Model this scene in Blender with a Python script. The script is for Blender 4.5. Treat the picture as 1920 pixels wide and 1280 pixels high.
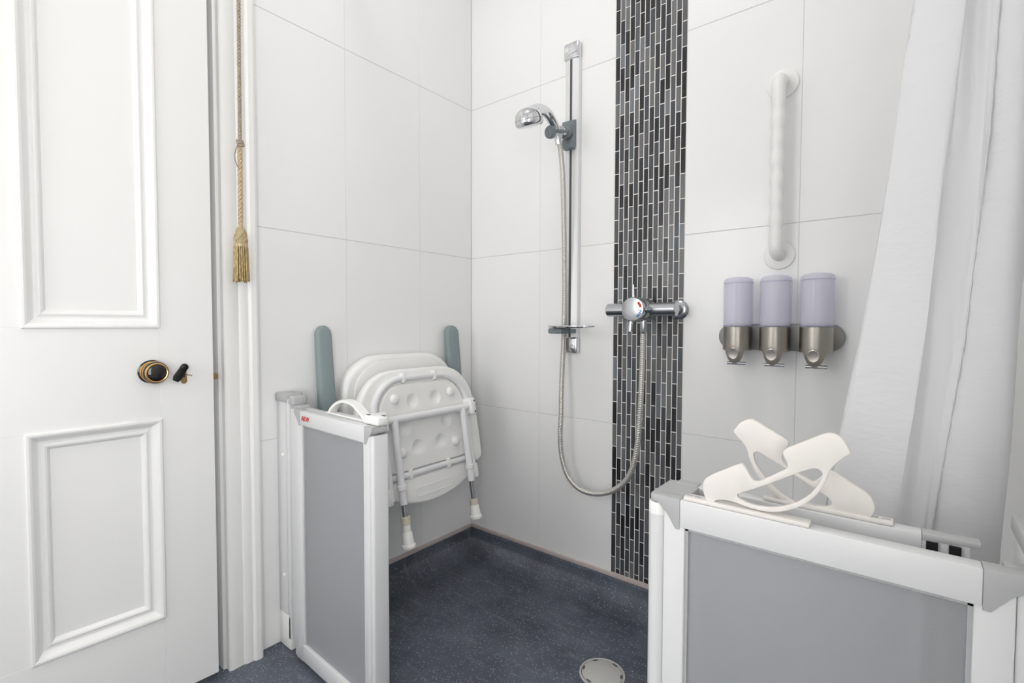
import bpy, bmesh, math, random
from mathutils import Vector, Matrix
import numpy as np
random.seed(7)
for o in list(bpy.data.objects): bpy.data.objects.remove(o)
SC = bpy.context.scene
COL = SC.collection

# ------------------------------------------------------------------ camera
F_PX, YAW, PITCH, ROLL = 923.54, -0.6769, 0.0351, 0.0027
CAM = Vector((1.4121, -1.48785, 0.93195))
fwd = Vector((math.sin(YAW)*math.cos(PITCH), math.cos(YAW)*math.cos(PITCH), -math.sin(PITCH)))
_r = Vector((math.cos(YAW), -math.sin(YAW), 0)); _u = _r.cross(fwd)
cr = math.cos(ROLL)*_r + math.sin(ROLL)*_u
cu = -math.sin(ROLL)*_r + math.cos(ROLL)*_u
cam = bpy.data.cameras.new('camera'); camo = bpy.data.objects.new('camera', cam); COL.objects.link(camo)
cam.sensor_fit = 'HORIZONTAL'; cam.sensor_width = 36; cam.lens = 36*F_PX/1920; cam.clip_start = 0.02
camo.matrix_world = Matrix(((cr.x, cu.x, -fwd.x, CAM.x), (cr.y, cu.y, -fwd.y, CAM.y), (cr.z, cu.z, -fwd.z, CAM.z), (0, 0, 0, 1)))
SC.camera = camo

def at(px, py, axis, value):
    """point where the photograph's pixel meets the plane axis=value"""
    d = fwd*F_PX + cr*(px-960) - cu*(py-640)
    t = (value - CAM[axis])/d[axis]
    return CAM + t*d

# ------------------------------------------------------------------ world, light, exposure
W = bpy.data.worlds.new('world'); SC.world = W; W.use_nodes = True
W.node_tree.nodes['Background'].inputs[0].default_value = (.9, .9, .9, 1)
W.node_tree.nodes['Background'].inputs[1].default_value = 0.2
LAMP_POWER, SIDE_FILL_POWER, REAR_FILL_POWER = 7.6, 3.1, 2.5  # ceiling lamp, then the two added glowing panels
SC.view_settings.view_transform = 'Standard'
try: SC.view_settings.look = 'None'
except Exception: pass
SC.view_settings.exposure = 0.93
SC.view_settings.gamma = 1.0
SC.view_settings.use_curve_mapping = False

ROOM_X1, ROOM_Y0, ROOM_H = 1.56, -2.45, 2.80

# ------------------------------------------------------------------ materials
def lin(c):
    c = c/255.0
    return c/12.92 if c <= 0.04045 else ((c+0.055)/1.055)**2.4
def rgb(r, g, b): return (lin(r), lin(g), lin(b), 1)
def mat(name, col, rough=.5, metal=0, spec=.5, noise=None, bump=None, trans=0, ior=1.45, coat=0, emit=None, sss=0):
    """noise=(scale, amount): mottles the colour; bump=(scale, strength)"""
    m = bpy.data.materials.new(name); m.use_nodes = True
    nt = m.node_tree; b = nt.nodes['Principled BSDF']
    b.inputs['Base Color'].default_value = col; b.inputs['Roughness'].default_value = rough
    b.inputs['Metallic'].default_value = metal; b.inputs['Specular IOR Level'].default_value = spec
    b.inputs['Transmission Weight'].default_value = trans; b.inputs['IOR'].default_value = ior
    b.inputs['Coat Weight'].default_value = coat
    tc = nt.nodes.new('ShaderNodeTexCoord')
    if noise:
        n = nt.nodes.new('ShaderNodeTexNoise'); n.inputs['Scale'].default_value = noise[0]; n.inputs['Detail'].default_value = 4
        nt.links.new(tc.outputs['Object'], n.inputs['Vector'])
        r = nt.nodes.new('ShaderNodeMapRange'); r.inputs['To Min'].default_value = 1-noise[1]; r.inputs['To Max'].default_value = 1+noise[1]*.4
        nt.links.new(n.outputs['Fac'], r.inputs['Value'])
        mx = nt.nodes.new('ShaderNodeVectorMath'); mx.operation = 'SCALE'; mx.inputs[0].default_value = col[:3]
        nt.links.new(r.outputs['Result'], mx.inputs['Scale']); nt.links.new(mx.outputs['Vector'], b.inputs['Base Color'])
    if bump:
        n = nt.nodes.new('ShaderNodeTexNoise'); n.inputs['Scale'].default_value = bump[0]; n.inputs['Detail'].default_value = 3
        nt.links.new(tc.outputs['Object'], n.inputs['Vector'])
        bp = nt.nodes.new('ShaderNodeBump'); bp.inputs['Strength'].default_value = bump[1]; bp.inputs['Distance'].default_value = .002
        nt.links.new(n.outputs['Fac'], bp.inputs['Height']); nt.links.new(bp.outputs['Normal'], b.inputs['Normal'])
    if emit:
        b.inputs['Emission Color'].default_value = emit[0]; b.inputs['Emission Strength'].default_value = emit[1]
    return m

M = {}
M['tile'] = mat('glazed_white_tile', rgb(247, 247, 247), .22, spec=.5, noise=(3, .012), bump=(5, .06))
M['grout'] = mat('white_grout', rgb(222, 221, 217), .8, noise=(60, .04))
M['plaster'] = mat('white_paint_plaster', rgb(247, 247, 246), .7, noise=(8, .02), bump=(120, .08))
M['gloss_paint'] = mat('white_gloss_paint', rgb(240, 240, 238), .28, noise=(6, .015), bump=(30, .06))
M['panel_paint'] = mat('white_door_paint', rgb(238, 238, 237), .32, noise=(5, .015), bump=(22, .08))
M['alu_white'] = mat('white_powder_coated_aluminium', rgb(226, 227, 228), .32, noise=(20, .01))
M['cap_grey'] = mat('light_grey_plastic', rgb(186, 187, 188), .42, noise=(40, .03))
M['white_plastic'] = mat('white_moulded_plastic', rgb(246, 246, 244), .38, noise=(30, .015))
M['cream_plastic'] = mat('off_white_plastic', rgb(236, 232, 227), .40, noise=(30, .015))
M['tube_white'] = mat('white_epoxy_tube', rgb(241, 241, 244), .28)
M['arm_grey'] = mat('grey_green_foam', rgb(142, 156, 157), .6, noise=(90, .05), bump=(300, .1))
M['chrome'] = mat('polished_chrome', rgb(216, 217, 220), .07, metal=1)
M['satin'] = mat('satin_chrome', rgb(184, 187, 190), .18, metal=1)
M['alu'] = mat('brushed_aluminium', rgb(232, 233, 235), .36, metal=.15)
M['steel'] = mat('brushed_stainless_steel', rgb(214, 208, 200), .34, metal=1, noise=(90, .05))
M['steel_plate'] = mat('dull_steel_bracket', rgb(150, 149, 147), .45, metal=.6)
M['hose'] = mat('ribbed_metal_hose', rgb(206, 203, 198), .33, metal=.7)
M['holder_grey'] = mat('mid_grey_plastic', rgb(126, 133, 138), .38)
M['slot_dark'] = mat('dark_grey_insert', rgb(88, 90, 92), .5)
M['black'] = mat('black_rubber', rgb(22, 22, 24), .5)
M['black_glaze'] = mat('black_glazed_porcelain', rgb(20, 19, 21), .12, coat=.5)
M['black_metal'] = mat('black_japanned_metal', rgb(30, 29, 29), .35, metal=.3)
M['brass'] = mat('polished_brass', rgb(226, 178, 108), .18, metal=1)
M['brass_dull'] = mat('aged_brass', rgb(170, 140, 96), .35, metal=.9, noise=(120, .15))
M['keymetal'] = mat('nickel_key', rgb(190, 180, 170), .25, metal=1)
M['red'] = mat('red_print', rgb(214, 44, 40), .5)
M['blue'] = mat('blue_print', rgb(52, 112, 190), .5)
M['plug'] = mat('white_screw_cap', rgb(246, 247, 246), .3)
M['drain'] = mat('grey_drain_plastic', rgb(196, 195, 192), .4, noise=(60, .04))
M['strip'] = mat('pinkish_white_sealant_strip', rgb(206, 194, 190), .6, noise=(50, .12))
M['ceiling_white'] = mat('white_ceiling_paint', rgb(249, 249, 248), .8)
M['rust'] = mat('rust_stained_plastic', rgb(226, 218, 200), .5, noise=(80, .12))

# frosted acrylic: diffuse light passes, shapes behind are blurred
def frosted():
    m = bpy.data.materials.new('frosted_acrylic'); m.use_nodes = True
    nt = m.node_tree; b = nt.nodes['Principled BSDF']
    b.inputs['Base Color'].default_value = rgb(223, 225, 228); b.inputs['Roughness'].default_value = .42
    b.inputs['Transmission Weight'].default_value = .66; b.inputs['IOR'].default_value = 1.3
    tc = nt.nodes.new('ShaderNodeTexCoord'); n = nt.nodes.new('ShaderNodeTexNoise'); n.inputs['Scale'].default_value = 500
    bp = nt.nodes.new('ShaderNodeBump'); bp.inputs['Strength'].default_value = .15; bp.inputs['Distance'].default_value = .001
    nt.links.new(tc.outputs['Object'], n.inputs['Vector']); nt.links.new(n.outputs['Fac'], bp.inputs['Height']); nt.links.new(bp.outputs['Normal'], b.inputs['Normal'])
    return m
M['frosted'] = frosted()
def chamber(name='lavender_clear_plastic', tint=(248, 247, 255), body=.30):
    m = bpy.data.materials.new(name); m.use_nodes = True
    nt = m.node_tree; b = nt.nodes['Principled BSDF']
    b.inputs['Base Color'].default_value = rgb(*tint); b.inputs['Roughness'].default_value = .15
    tc = nt.nodes.new('ShaderNodeTexCoord'); n = nt.nodes.new('ShaderNodeTexNoise'); n.inputs['Scale'].default_value = 30
    r = nt.nodes.new('ShaderNodeMapRange'); r.inputs['To Min'].default_value = .12; r.inputs['To Max'].default_value = .2
    nt.links.new(tc.outputs['Object'], n.inputs['Vector']); nt.links.new(n.outputs['Fac'], r.inputs['Value']); nt.links.new(r.outputs['Result'], b.inputs['Roughness'])
    tr = nt.nodes.new('ShaderNodeBsdfTransparent'); tr.inputs['Color'].default_value = rgb(251, 251, 255)
    mx = nt.nodes.new('ShaderNodeMixShader'); mx.inputs['Fac'].default_value = body
    nt.links.new(tr.outputs['BSDF'], mx.inputs[1]); nt.links.new(b.outputs['BSDF'], mx.inputs[2])
    nt.links.new(mx.outputs['Shader'], nt.nodes['Material Output'].inputs['Surface'])
    return m
M['chamber'] = chamber()
M['chamber_edge'] = chamber('dark_lavender_edge', (150, 147, 182), .7)
def fabric():
    m = bpy.data.materials.new('white_polyester_curtain'); m.use_nodes = True
    nt = m.node_tree; b = nt.nodes['Principled BSDF']
    b.inputs['Base Color'].default_value = rgb(240, 240, 242); b.inputs['Roughness'].default_value = .65
    tc = nt.nodes.new('ShaderNodeTexCoord'); n = nt.nodes.new('ShaderNodeTexNoise'); n.inputs['Scale'].default_value = 26; n.inputs['Detail'].default_value = 5
    mp = nt.nodes.new('ShaderNodeMapping'); mp.inputs['Scale'].default_value = (1, 1, 2.2)
    bp = nt.nodes.new('ShaderNodeBump'); bp.inputs['Strength'].default_value = .25; bp.inputs['Distance'].default_value = .006
    nt.links.new(tc.outputs['Object'], mp.inputs['Vector']); nt.links.new(mp.outputs['Vector'], n.inputs['Vector'])
    nt.links.new(n.outputs['Fac'], bp.inputs['Height']); nt.links.new(bp.outputs['Normal'], b.inputs['Normal'])
    t = nt.nodes.new('ShaderNodeBsdfTranslucent'); t.inputs['Color'].default_value = rgb(238, 238, 242)
    mx = nt.nodes.new('ShaderNodeMixShader'); mx.inputs['Fac'].default_value = .22
    out = nt.nodes['Material Output']
    nt.links.new(b.outputs['BSDF'], mx.inputs[1]); nt.links.new(t.outputs['BSDF'], mx.inputs[2]); nt.links.new(mx.outputs['Shader'], out.inputs['Surface'])
    return m
M['fabric'] = fabric()
def vinyl():
    m = bpy.data.materials.new('speckled_safety_vinyl'); m.use_nodes = True
    nt = m.node_tree; N = nt.nodes; L = nt.links; b = N['Principled BSDF']
    tc = N.new('ShaderNodeTexCoord')
    v = N.new('ShaderNodeTexVoronoi'); v.inputs['Scale'].default_value = 210; L.new(tc.outputs['Object'], v.inputs['Vector'])
    lt = N.new('ShaderNodeMath'); lt.operation = 'LESS_THAN'; lt.inputs[1].default_value = .30; L.new(v.outputs['Distance'], lt.inputs[0])
    sep = N.new('ShaderNodeSeparateColor'); L.new(v.outputs['Color'], sep.inputs[0])
    gt = N.new('ShaderNodeMath'); gt.operation = 'GREATER_THAN'; gt.inputs[1].default_value = .62; L.new(sep.outputs[0], gt.inputs[0])
    mul = N.new('ShaderNodeMath'); mul.operation = 'MULTIPLY'; L.new(lt.outputs[0], mul.inputs[0]); L.new(gt.outputs[0], mul.inputs[1])
    sc = N.new('ShaderNodeMix'); sc.data_type = 'RGBA'; sc.inputs['A'].default_value = rgb(176, 182, 192); sc.inputs['B'].default_value = rgb(116, 132, 160)
    L.new(sep.outputs[1], sc.inputs['Factor'])
    # base: large soft mottling and worn, scuffed patches
    n1 = N.new('ShaderNodeTexNoise'); n1.inputs['Scale'].default_value = 5; n1.inputs['Detail'].default_value = 6; L.new(tc.outputs['Object'], n1.inputs['Vector'])
    rp = N.new('ShaderNodeValToRGB'); rp.color_ramp.elements[0].position = .35; rp.color_ramp.elements[0].color = rgb(74, 79, 89)
    rp.color_ramp.elements[1].position = .68; rp.color_ramp.elements[1].color = rgb(102, 108, 119); L.new(n1.outputs['Fac'], rp.inputs['Fac'])
    mp = N.new('ShaderNodeMapping'); mp.inputs['Rotation'].default_value = (0, 0, .5); mp.inputs['Scale'].default_value = (2.5, 14, 1)
    L.new(tc.outputs['Object'], mp.inputs['Vector'])
    n2 = N.new('ShaderNodeTexNoise'); n2.inputs['Scale'].default_value = 3; n2.inputs['Detail'].default_value = 5; L.new(mp.outputs['Vector'], n2.inputs['Vector'])
    rs = N.new('ShaderNodeMapRange'); rs.inputs['From Min'].default_value = .56; rs.inputs['From Max'].default_value = .74; rs.inputs['To Max'].default_value = .4
    L.new(n2.outputs['Fac'], rs.inputs['Value'])
    wr = N.new('ShaderNodeMix'); wr.data_type = 'RGBA'; wr.inputs['B'].default_value = rgb(132, 136, 140)
    L.new(rs.outputs['Result'], wr.inputs['Factor']); L.new(rp.outputs['Color'], wr.inputs['A'])
    fin = N.new('ShaderNodeMix'); fin.data_type = 'RGBA'; L.new(mul.outputs[0], fin.inputs['Factor'])
    L.new(wr.outputs['Result'], fin.inputs['A']); L.new(sc.outputs['Result'], fin.inputs['B']); L.new(fin.outputs['Result'], b.inputs['Base Color'])
    b.inputs['Roughness'].default_value = .5; b.inputs['Specular IOR Level'].default_value = .35
    n3 = N.new('ShaderNodeTexNoise'); n3.inputs['Scale'].default_value = 260; L.new(tc.outputs['Object'], n3.inputs['Vector'])
    bp = N.new('ShaderNodeBump'); bp.inputs['Strength'].default_value = .25; bp.inputs['Distance'].default_value = .001
    L.new(n3.outputs['Fac'], bp.inputs['Height']); L.new(bp.outputs['Normal'], b.inputs['Normal'])
    return m
M['vinyl'] = vinyl()
def rope(name, c1, c2, scale):
    m = bpy.data.materials.new(name); m.use_nodes = True
    nt = m.node_tree; b = nt.nodes['Principled BSDF']
    tc = nt.nodes.new('ShaderNodeTexCoord'); n = nt.nodes.new('ShaderNodeTexNoise'); n.inputs['Scale'].default_value = scale; n.inputs['Detail'].default_value = 4
    mp = nt.nodes.new('ShaderNodeMapping'); mp.inputs['Scale'].default_value = (3, 3, .6)
    rp = nt.nodes.new('ShaderNodeValToRGB'); rp.color_ramp.elements[0].position = .35; rp.color_ramp.elements[0].color = c1
    rp.color_ramp.elements[1].position = .65; rp.color_ramp.elements[1].color = c2
    nt.links.new(tc.outputs['Object'], mp.inputs['Vector']); nt.links.new(mp.outputs['Vector'], n.inputs['Vector'])
    nt.links.new(n.outputs['Fac'], rp.inputs['Fac']); nt.links.new(rp.outputs['Color'], b.inputs['Base Color'])
    b.inputs['Roughness'].default_value = .6; b.inputs['Sheen Weight'].default_value = .2
    return m
M['cord'] = rope('taupe_cotton_cord', rgb(128, 116, 100), rgb(186, 174, 154), 200)
M['cord_gold'] = rope('pale_gold_cord', rgb(172, 146, 112), rgb(214, 194, 160), 180)
M['fringe'] = rope('olive_gold_fringe', rgb(132, 108, 66), rgb(206, 182, 130), 160)
M['tassel_green'] = rope('sage_and_gold_weave', rgb(150, 150, 110), rgb(196, 174, 126), 220)
MOS = []
for i, (c, ro) in enumerate([((44, 44, 48), .2), ((58, 58, 63), .2), ((92, 93, 97), .25), ((112, 112, 114), .3), ((122, 126, 132), .25), ((76, 79, 85), .22)]):
    MOS.append(mat('mosaic_glaze_%d' % i, rgb(*c), ro, noise=(18, .16)))

# ------------------------------------------------------------------ mesh helpers
def finish(bm, name, m, parent=None, origin=None, smooth=True, angle=35):
    bmesh.ops.recalc_face_normals(bm, faces=bm.faces)
    me = bpy.data.meshes.new(name); bm.to_mesh(me); bm.free()
    if smooth:
        me.shade_smooth(); me.set_sharp_from_angle(angle=math.radians(angle))
    me.materials.append(m)
    o = bpy.data.objects.new(name, me); COL.objects.link(o)
    if parent is not None:
        rl = root_loc(parent)
        me.transform(Matrix.Translation(-rl)); o.parent = parent
    elif origin is not None:
        origin = Vector(origin); me.transform(Matrix.Translation(-origin)); o.location = origin
    return o
ROOTS = {}
def root_loc(o):
    v = Vector((0, 0, 0))
    while o is not None:
        v = v + o.location; o = o.parent
    return v
def tag(o, label, cat=None, group=None, kind=None):
    if label: o['label'] = label
    if cat: o['category'] = cat
    if group: o['group'] = group
    if kind: o['kind'] = kind
    return o
def thing(name, label, cat, loc, group=None, kind=None):
    o = bpy.data.objects.new(name, None); COL.objects.link(o); o.location = Vector(loc); o.empty_display_size = .05
    return tag(o, label, cat, group, kind)

def box(bm, x0, x1, y0, y1, z0, z1, bev=0, seg=2, mtx=None):
    b = bmesh.new() if bev else bm
    vs = [b.verts.new(p) for p in ((x0, y0, z0), (x1, y0, z0), (x1, y1, z0), (x0, y1, z0), (x0, y0, z1), (x1, y0, z1), (x1, y1, z1), (x0, y1, z1))]
    for f in ((0, 3, 2, 1), (4, 5, 6, 7), (0, 1, 5, 4), (1, 2, 6, 5), (2, 3, 7, 6), (3, 0, 4, 7)): b.faces.new([vs[i] for i in f])
    if bev:
        bmesh.ops.bevel(b, geom=list(b.edges), offset=bev, segments=seg, affect='EDGES', profile=.5)
        merge(bm, b, mtx)
    elif mtx is not None:
        for v in vs: v.co = mtx @ v.co
    return bm
def merge(dst, src, mtx=None):
    mp = {}
    for v in src.verts: mp[v] = dst.verts.new(mtx @ v.co if mtx is not None else v.co)
    for f in src.faces:
        try: dst.faces.new([mp[v] for v in f.verts])
        except ValueError: pass
    src.free()
def new(): return bmesh.new()
def frame_at(p, d):
    d = Vector(d).normalized(); a = Vector((0, 0, 1)) if abs(d.z) < .95 else Vector((1, 0, 0))
    x = a.cross(d).normalized(); y = d.cross(x)
    return x, y
def lathe(bm, prof, base, axis, seg=32, sx=1, sy=1, cap=True):
    """prof: (radius, height along axis) list"""
    base = Vector(base); axis = Vector(axis).normalized(); x, y = frame_at(base, axis)
    rings = []
    for r, h in prof:
        if r < 1e-6: rings.append([bm.verts.new(base+axis*h)])
        else: rings.append([bm.verts.new(base+axis*h+x*(r*sx*math.cos(2*math.pi*k/seg))+y*(r*sy*math.sin(2*math.pi*k/seg))) for k in range(seg)])
    for a, b in zip(rings, rings[1:]):
        if len(a) == 1 and len(b) == 1: continue
        for k in range(seg):
            k2 = (k+1) % seg
            if len(a) == 1: bm.faces.new([a[0], b[k], b[k2]])
            elif len(b) == 1: bm.faces.new([a[k], a[k2], b[0]])
            else: bm.faces.new([a[k], a[k2], b[k2], b[k]])
    if cap:
        if len(rings[0]) > 1: bm.faces.new(list(reversed(rings[0])))
        if len(rings[-1]) > 1: bm.faces.new(rings[-1])
    return bm
def catmull(pts, n=8, closed=False):
    pts = [Vector(p) for p in pts]; out = []; N = len(pts)
    rng = range(N) if closed else range(N-1)
    for i in rng:
        if closed: p0, p1, p2, p3 = pts[i-1], pts[i], pts[(i+1) % N], pts[(i+2) % N]
        else: p0, p1, p2, p3 = pts[max(i-1, 0)], pts[i], pts[i+1], pts[min(i+2, N-1)]
        for k in range(n):
            t = k/n
            out.append(.5*((2*p1)+(p2-p0)*t+(2*p0-5*p1+4*p2-p3)*t*t+(3*p1-p0-3*p2+p3)*t**3))
    if not closed: out.append(pts[-1])
    return out
def tube(bm, pts, r, seg=14, closed=False, cap=True, rx=1, ry=1):
    """swept tube; r a number or a function of 0..1"""
    pts = [Vector(p) for p in pts]; N = len(pts)
    rf = r if callable(r) else (lambda t: r)
    prevx = None; rings = []
    for i, p in enumerate(pts):
        if closed: d = pts[(i+1) % N]-pts[i-1]
        else: d = pts[min(i+1, N-1)]-pts[max(i-1, 0)]
        d.normalize()
        if prevx is None: x, y = frame_at(p, d)
        else:
            x = (prevx-d*prevx.dot(d)).normalized(); y = d.cross(x)
        prevx = x
        rr = rf(i/(N-1))
        rings.append([bm.verts.new(p+x*(rr*rx*math.cos(2*math.pi*k/seg))+y*(rr*ry*math.sin(2*math.pi*k/seg))) for k in range(seg)])
    M_ = N if closed else N-1
    for i in range(M_):
        a, b = rings[i], rings[(i+1) % N]
        for k in range(seg): bm.faces.new([a[k], a[(k+1) % seg], b[(k+1) % seg], b[k]])
    if cap and not closed:
        bm.faces.new(list(reversed(rings[0]))); bm.faces.new(rings[-1])
    return bm
def plate(bm, outline, depth, holes=(), bev=0, seg=2, to3d=None):
    """2-D outline (with holes) extruded by depth along local +w, mapped by to3d(u, v, w)"""
    b = bmesh.new(); edges = []
    for loop in [outline]+list(holes):
        vs = [b.verts.new((p[0], p[1], 0)) for p in loop]
        for i in range(len(vs)): edges.append(b.edges.new((vs[i], vs[(i+1) % len(vs)])))
    bmesh.ops.triangle_fill(b, use_beauty=True, use_dissolve=False, edges=edges)
    ret = bmesh.ops.extrude_face_region(b, geom=list(b.faces))
    for v in [g for g in ret['geom'] if isinstance(g, bmesh.types.BMVert)]: v.co.z += depth
    bmesh.ops.recalc_face_normals(b, faces=b.faces)
    if bev:
        es = [e for e in b.edges if len(e.link_faces) == 2 and abs(e.link_faces[0].normal.dot(e.link_faces[1].normal)) < .3 and abs(e.verts[0].co.z-e.verts[1].co.z) < 1e-6]
        bmesh.ops.bevel(b, geom=es, offset=bev, segments=seg, affect='EDGES', profile=.5)
    for v in b.verts: v.co = Vector(to3d(*v.co))
    merge(bm, b); return bm
def rrect(u0, u1, v0, v1, r, n=6):
    out = []
    for cx, cy, a0 in ((u1-r, v1-r, 0), (u0+r, v1-r, 90), (u0+r, v0+r, 180), (u1-r, v0+r, 270)):
        for k in range(n+1):
            a = math.radians(a0+90*k/n); out.append((cx+r*math.cos(a), cy+r*math.sin(a)))
    return out
def extrude_profile(bm, prof, z0, z1, to3d):
    """open/closed profile polygon (u,v) extruded along w"""
    A = [bm.verts.new(to3d(u, v, z0)) for u, v in prof]; B = [bm.verts.new(to3d(u, v, z1)) for u, v in prof]
    n = len(prof)
    for i in range(n): bm.faces.new([A[i], A[(i+1) % n], B[(i+1) % n], B[i]])
    bm.faces.new(A); bm.faces.new(list(reversed(B)))
    return bm

# ================================================================== ROOM SHELL
bm = new(); box(bm, -.45, ROOM_X1+.12, ROOM_Y0-.12, .12, -.06, 0)
floor = tag(finish(bm, 'floor', M['vinyl'], origin=(.7, -1.2, 0), smooth=False), 'dark blue-grey speckled vinyl floor of the wet room', 'floor', kind='structure')
# coved vinyl upstand around the shower
prof = [(.078, .0008)] + [(.078-.072*math.sin(math.radians(a)), .0008+.072*(1-math.cos(math.radians(a)))) for a in range(9, 91, 9)] + [(.006, .086), (0, .088)]
bm = new(); loops = []
UY = -.80
for d, z in prof: loops.append([bm.verts.new((ROOM_X1, -d, z)), bm.verts.new((d, -d, z)), bm.verts.new((d, UY, z))])
for a, b in zip(loops, loops[1:]):
    for k in range(2): bm.faces.new([a[k], a[k+1], b[k+1], b[k]])
finish(bm, 'vinyl_upstand', M['vinyl'], parent=floor, angle=80)
# sealant strips capping the upstand
bm = new(); box(bm, .008, ROOM_X1, -.0085, .0, .084, .0975, .0015)
tag(finish(bm, 'trim_1', M['strip'], origin=(.7, 0, .09)), 'pale capping strip above the vinyl along the shower wall', 'trim', kind='structure')
bm = new(); box(bm, 0, .0085, UY, -.008, .084, .0975, .0015)
tag(finish(bm, 'trim_2', M['strip'], origin=(0, -.4, .09)), 'pale capping strip above the vinyl under the folded seat', 'trim', kind='structure')

def tile_box(name, x0, x1, y0, y1, z0, z1, parent, m, bev=.0005):
    bm = new(); box(bm, x0, x1, y0, y1, z0, z1, bev, 1)
    return finish(bm, name, m, parent=parent, smooth=False)
G = .0012; GV = .0006   # half a grout joint, level and upright
ROWS = [0.0, .601, 1.201, 1.801, 2.401, ROOM_H]
MX0, MX1 = .648, .882
# ---- back wall
bm = new(); box(bm, -.1, ROOM_X1+.12, .0010, .12, -.06, ROOM_H+.06)
wall_back = tag(finish(bm, 'wall_back', M['grout'], origin=(.78, .0010, 0), smooth=False), 'white tiled shower wall behind the riser rail', 'wall', kind='structure')
cols = [0.001, .347, MX0]
cols2 = [MX1, 1.183, 1.484, ROOM_X1]
for cs in (cols, cols2):
    for a, b in zip(cs, cs[1:]):
        for z0, z1 in zip(ROWS, ROWS[1:]):
            tile_box('tile', a+GV, b-GV, 0, .009, z0+G, z1-G, wall_back, M['tile'])
# ---- mosaic strip
bm = new(); box(bm, MX0+.0005, MX1-.0005, .0001, .006, .0, ROOM_H)
M['mosaic_grout'] = mat('pale_mosaic_grout', rgb(240, 238, 233), .8, noise=(80, .05))
mosaic = finish(bm, 'mosaic_strip', M['mosaic_grout'], parent=wall_back, smooth=False)
mosaic['label'] = 'vertical strip of dark grey mosaic tiles behind the mixer'
NC = 14; cw = (MX1-MX0)/NC; th = .0748; gm = .00125
cells = []
for c in range(NC):
    x0 = MX0+c*cw+gm; x1 = MX0+(c+1)*cw-gm
    zoff = .0022 + (0 if c % 2 == 0 else th/2)
    k = 0
    while True:
        z0 = zoff+k*th; z1 = z0+th; k += 1
        if z0 > ROOM_H-.01: break
        a, b = max(z0+gm, .0985), min(z1-gm, ROOM_H)
        if b-a < .006: continue
        cells.append((x0, x1, a, b))
pal = [0, 0, 1, 1, 2, 2, 2, 3, 3, 4, 5, 5]
rest = {i: new() for i in range(len(MOS))}
order = sorted(range(len(cells)), key=lambda i: (Vector(((cells[i][0]+cells[i][1])/2, 0, (cells[i][2]+cells[i][3])/2))-Vector((CAM.x, CAM.y, .98))).length)
vis = [i for i in order if cells[i][2] < 1.86][:300]
vset = set(vis); mcache = {}
for i, (x0, x1, a, b) in enumerate(cells):
    mi = random.choice(pal)
    if i in vset:
        h = round(b-a, 4); key = (mi, h)
        if key not in mcache:
            bb = new(); box(bb, -(x1-x0)/2, (x1-x0)/2, -.0004, .003, -h/2, h/2, .0005, 1)
            bmesh.ops.recalc_face_normals(bb, faces=bb.faces)
            me = bpy.data.meshes.new('mosaic_tile'); bb.to_mesh(me); bb.free(); me.materials.append(MOS[mi]); mcache[key] = me
        o = bpy.data.objects.new('mosaic_tile', mcache[key]); COL.objects.link(o); o.parent = mosaic
        o.location = Vector(((x0+x1)/2, 0, (a+b)/2))-root_loc(mosaic)
    else:
        box(rest[mi], x0, x1, -.0004, .003, a, b)
bm = new(); mats = []
me = bpy.data.meshes.new('mosaic_tiles_far')
idx = []
for mi, rb in rest.items():
    mats.append(MOS[mi]); n0 = len(bm.faces); merge(bm, rb); bm.faces.ensure_lookup_table()
    for f in bm.faces[n0:]: f.material_index = mi
bmesh.ops.recalc_face_normals(bm, faces=bm.faces); bm.to_mesh(me); bm.free()
for m_ in mats: me.materials.append(m_)
o = bpy.data.objects.new('mosaic_tiles_far', me); COL.objects.link(o); o.parent = mosaic
me.transform(Matrix.Translation(-root_loc(mosaic))); o['kind'] = 'stuff'

# ---- left wall with the door opening
DY0, DY1, DTOP = -1.815, -.952, 2.02
bm = new()
box(bm, -.12, -.0010, DY1, .0007, -.06, ROOM_H+.06)
box(bm, -.12, -.0010, DY0, DY1, DTOP, ROOM_H+.06)
box(bm, -.12, -.0010, ROOM_Y0-.12, DY0, -.06, ROOM_H+.06)
wall_left = tag(finish(bm, 'wall_left', M['grout'], origin=(-.0010, -.7, 0), smooth=False), 'white tiled wall with the panelled door and fold-up seat', 'wall', kind='structure')
ys = [-.001, -.275, -.581, -.8756, DY1]
for a, b in zip(ys, ys[1:]):
    for z0, z1 in zip(ROWS, ROWS[1:]):
        tile_box('tile', -.009, 0, b+GV, a-GV, z0+G, z1-G, wall_left, M['tile'])
for a, b in ((DY0+.43, DY0), (DY1, DY0+.43)):
    tile_box('tile', -.009, 0, b+G, a-G, DTOP, ROOM_H-G, wall_left, M['tile'])
for a, b in ((DY0, DY0-.3), (DY0-.3, ROOM_Y0)):
    for z0, z1 in zip(ROWS, ROWS[1:]):
        tile_box('tile', -.009, 0, b+GV, a-GV, z0+G, z1-G, wall_left, M['tile'])
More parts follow.
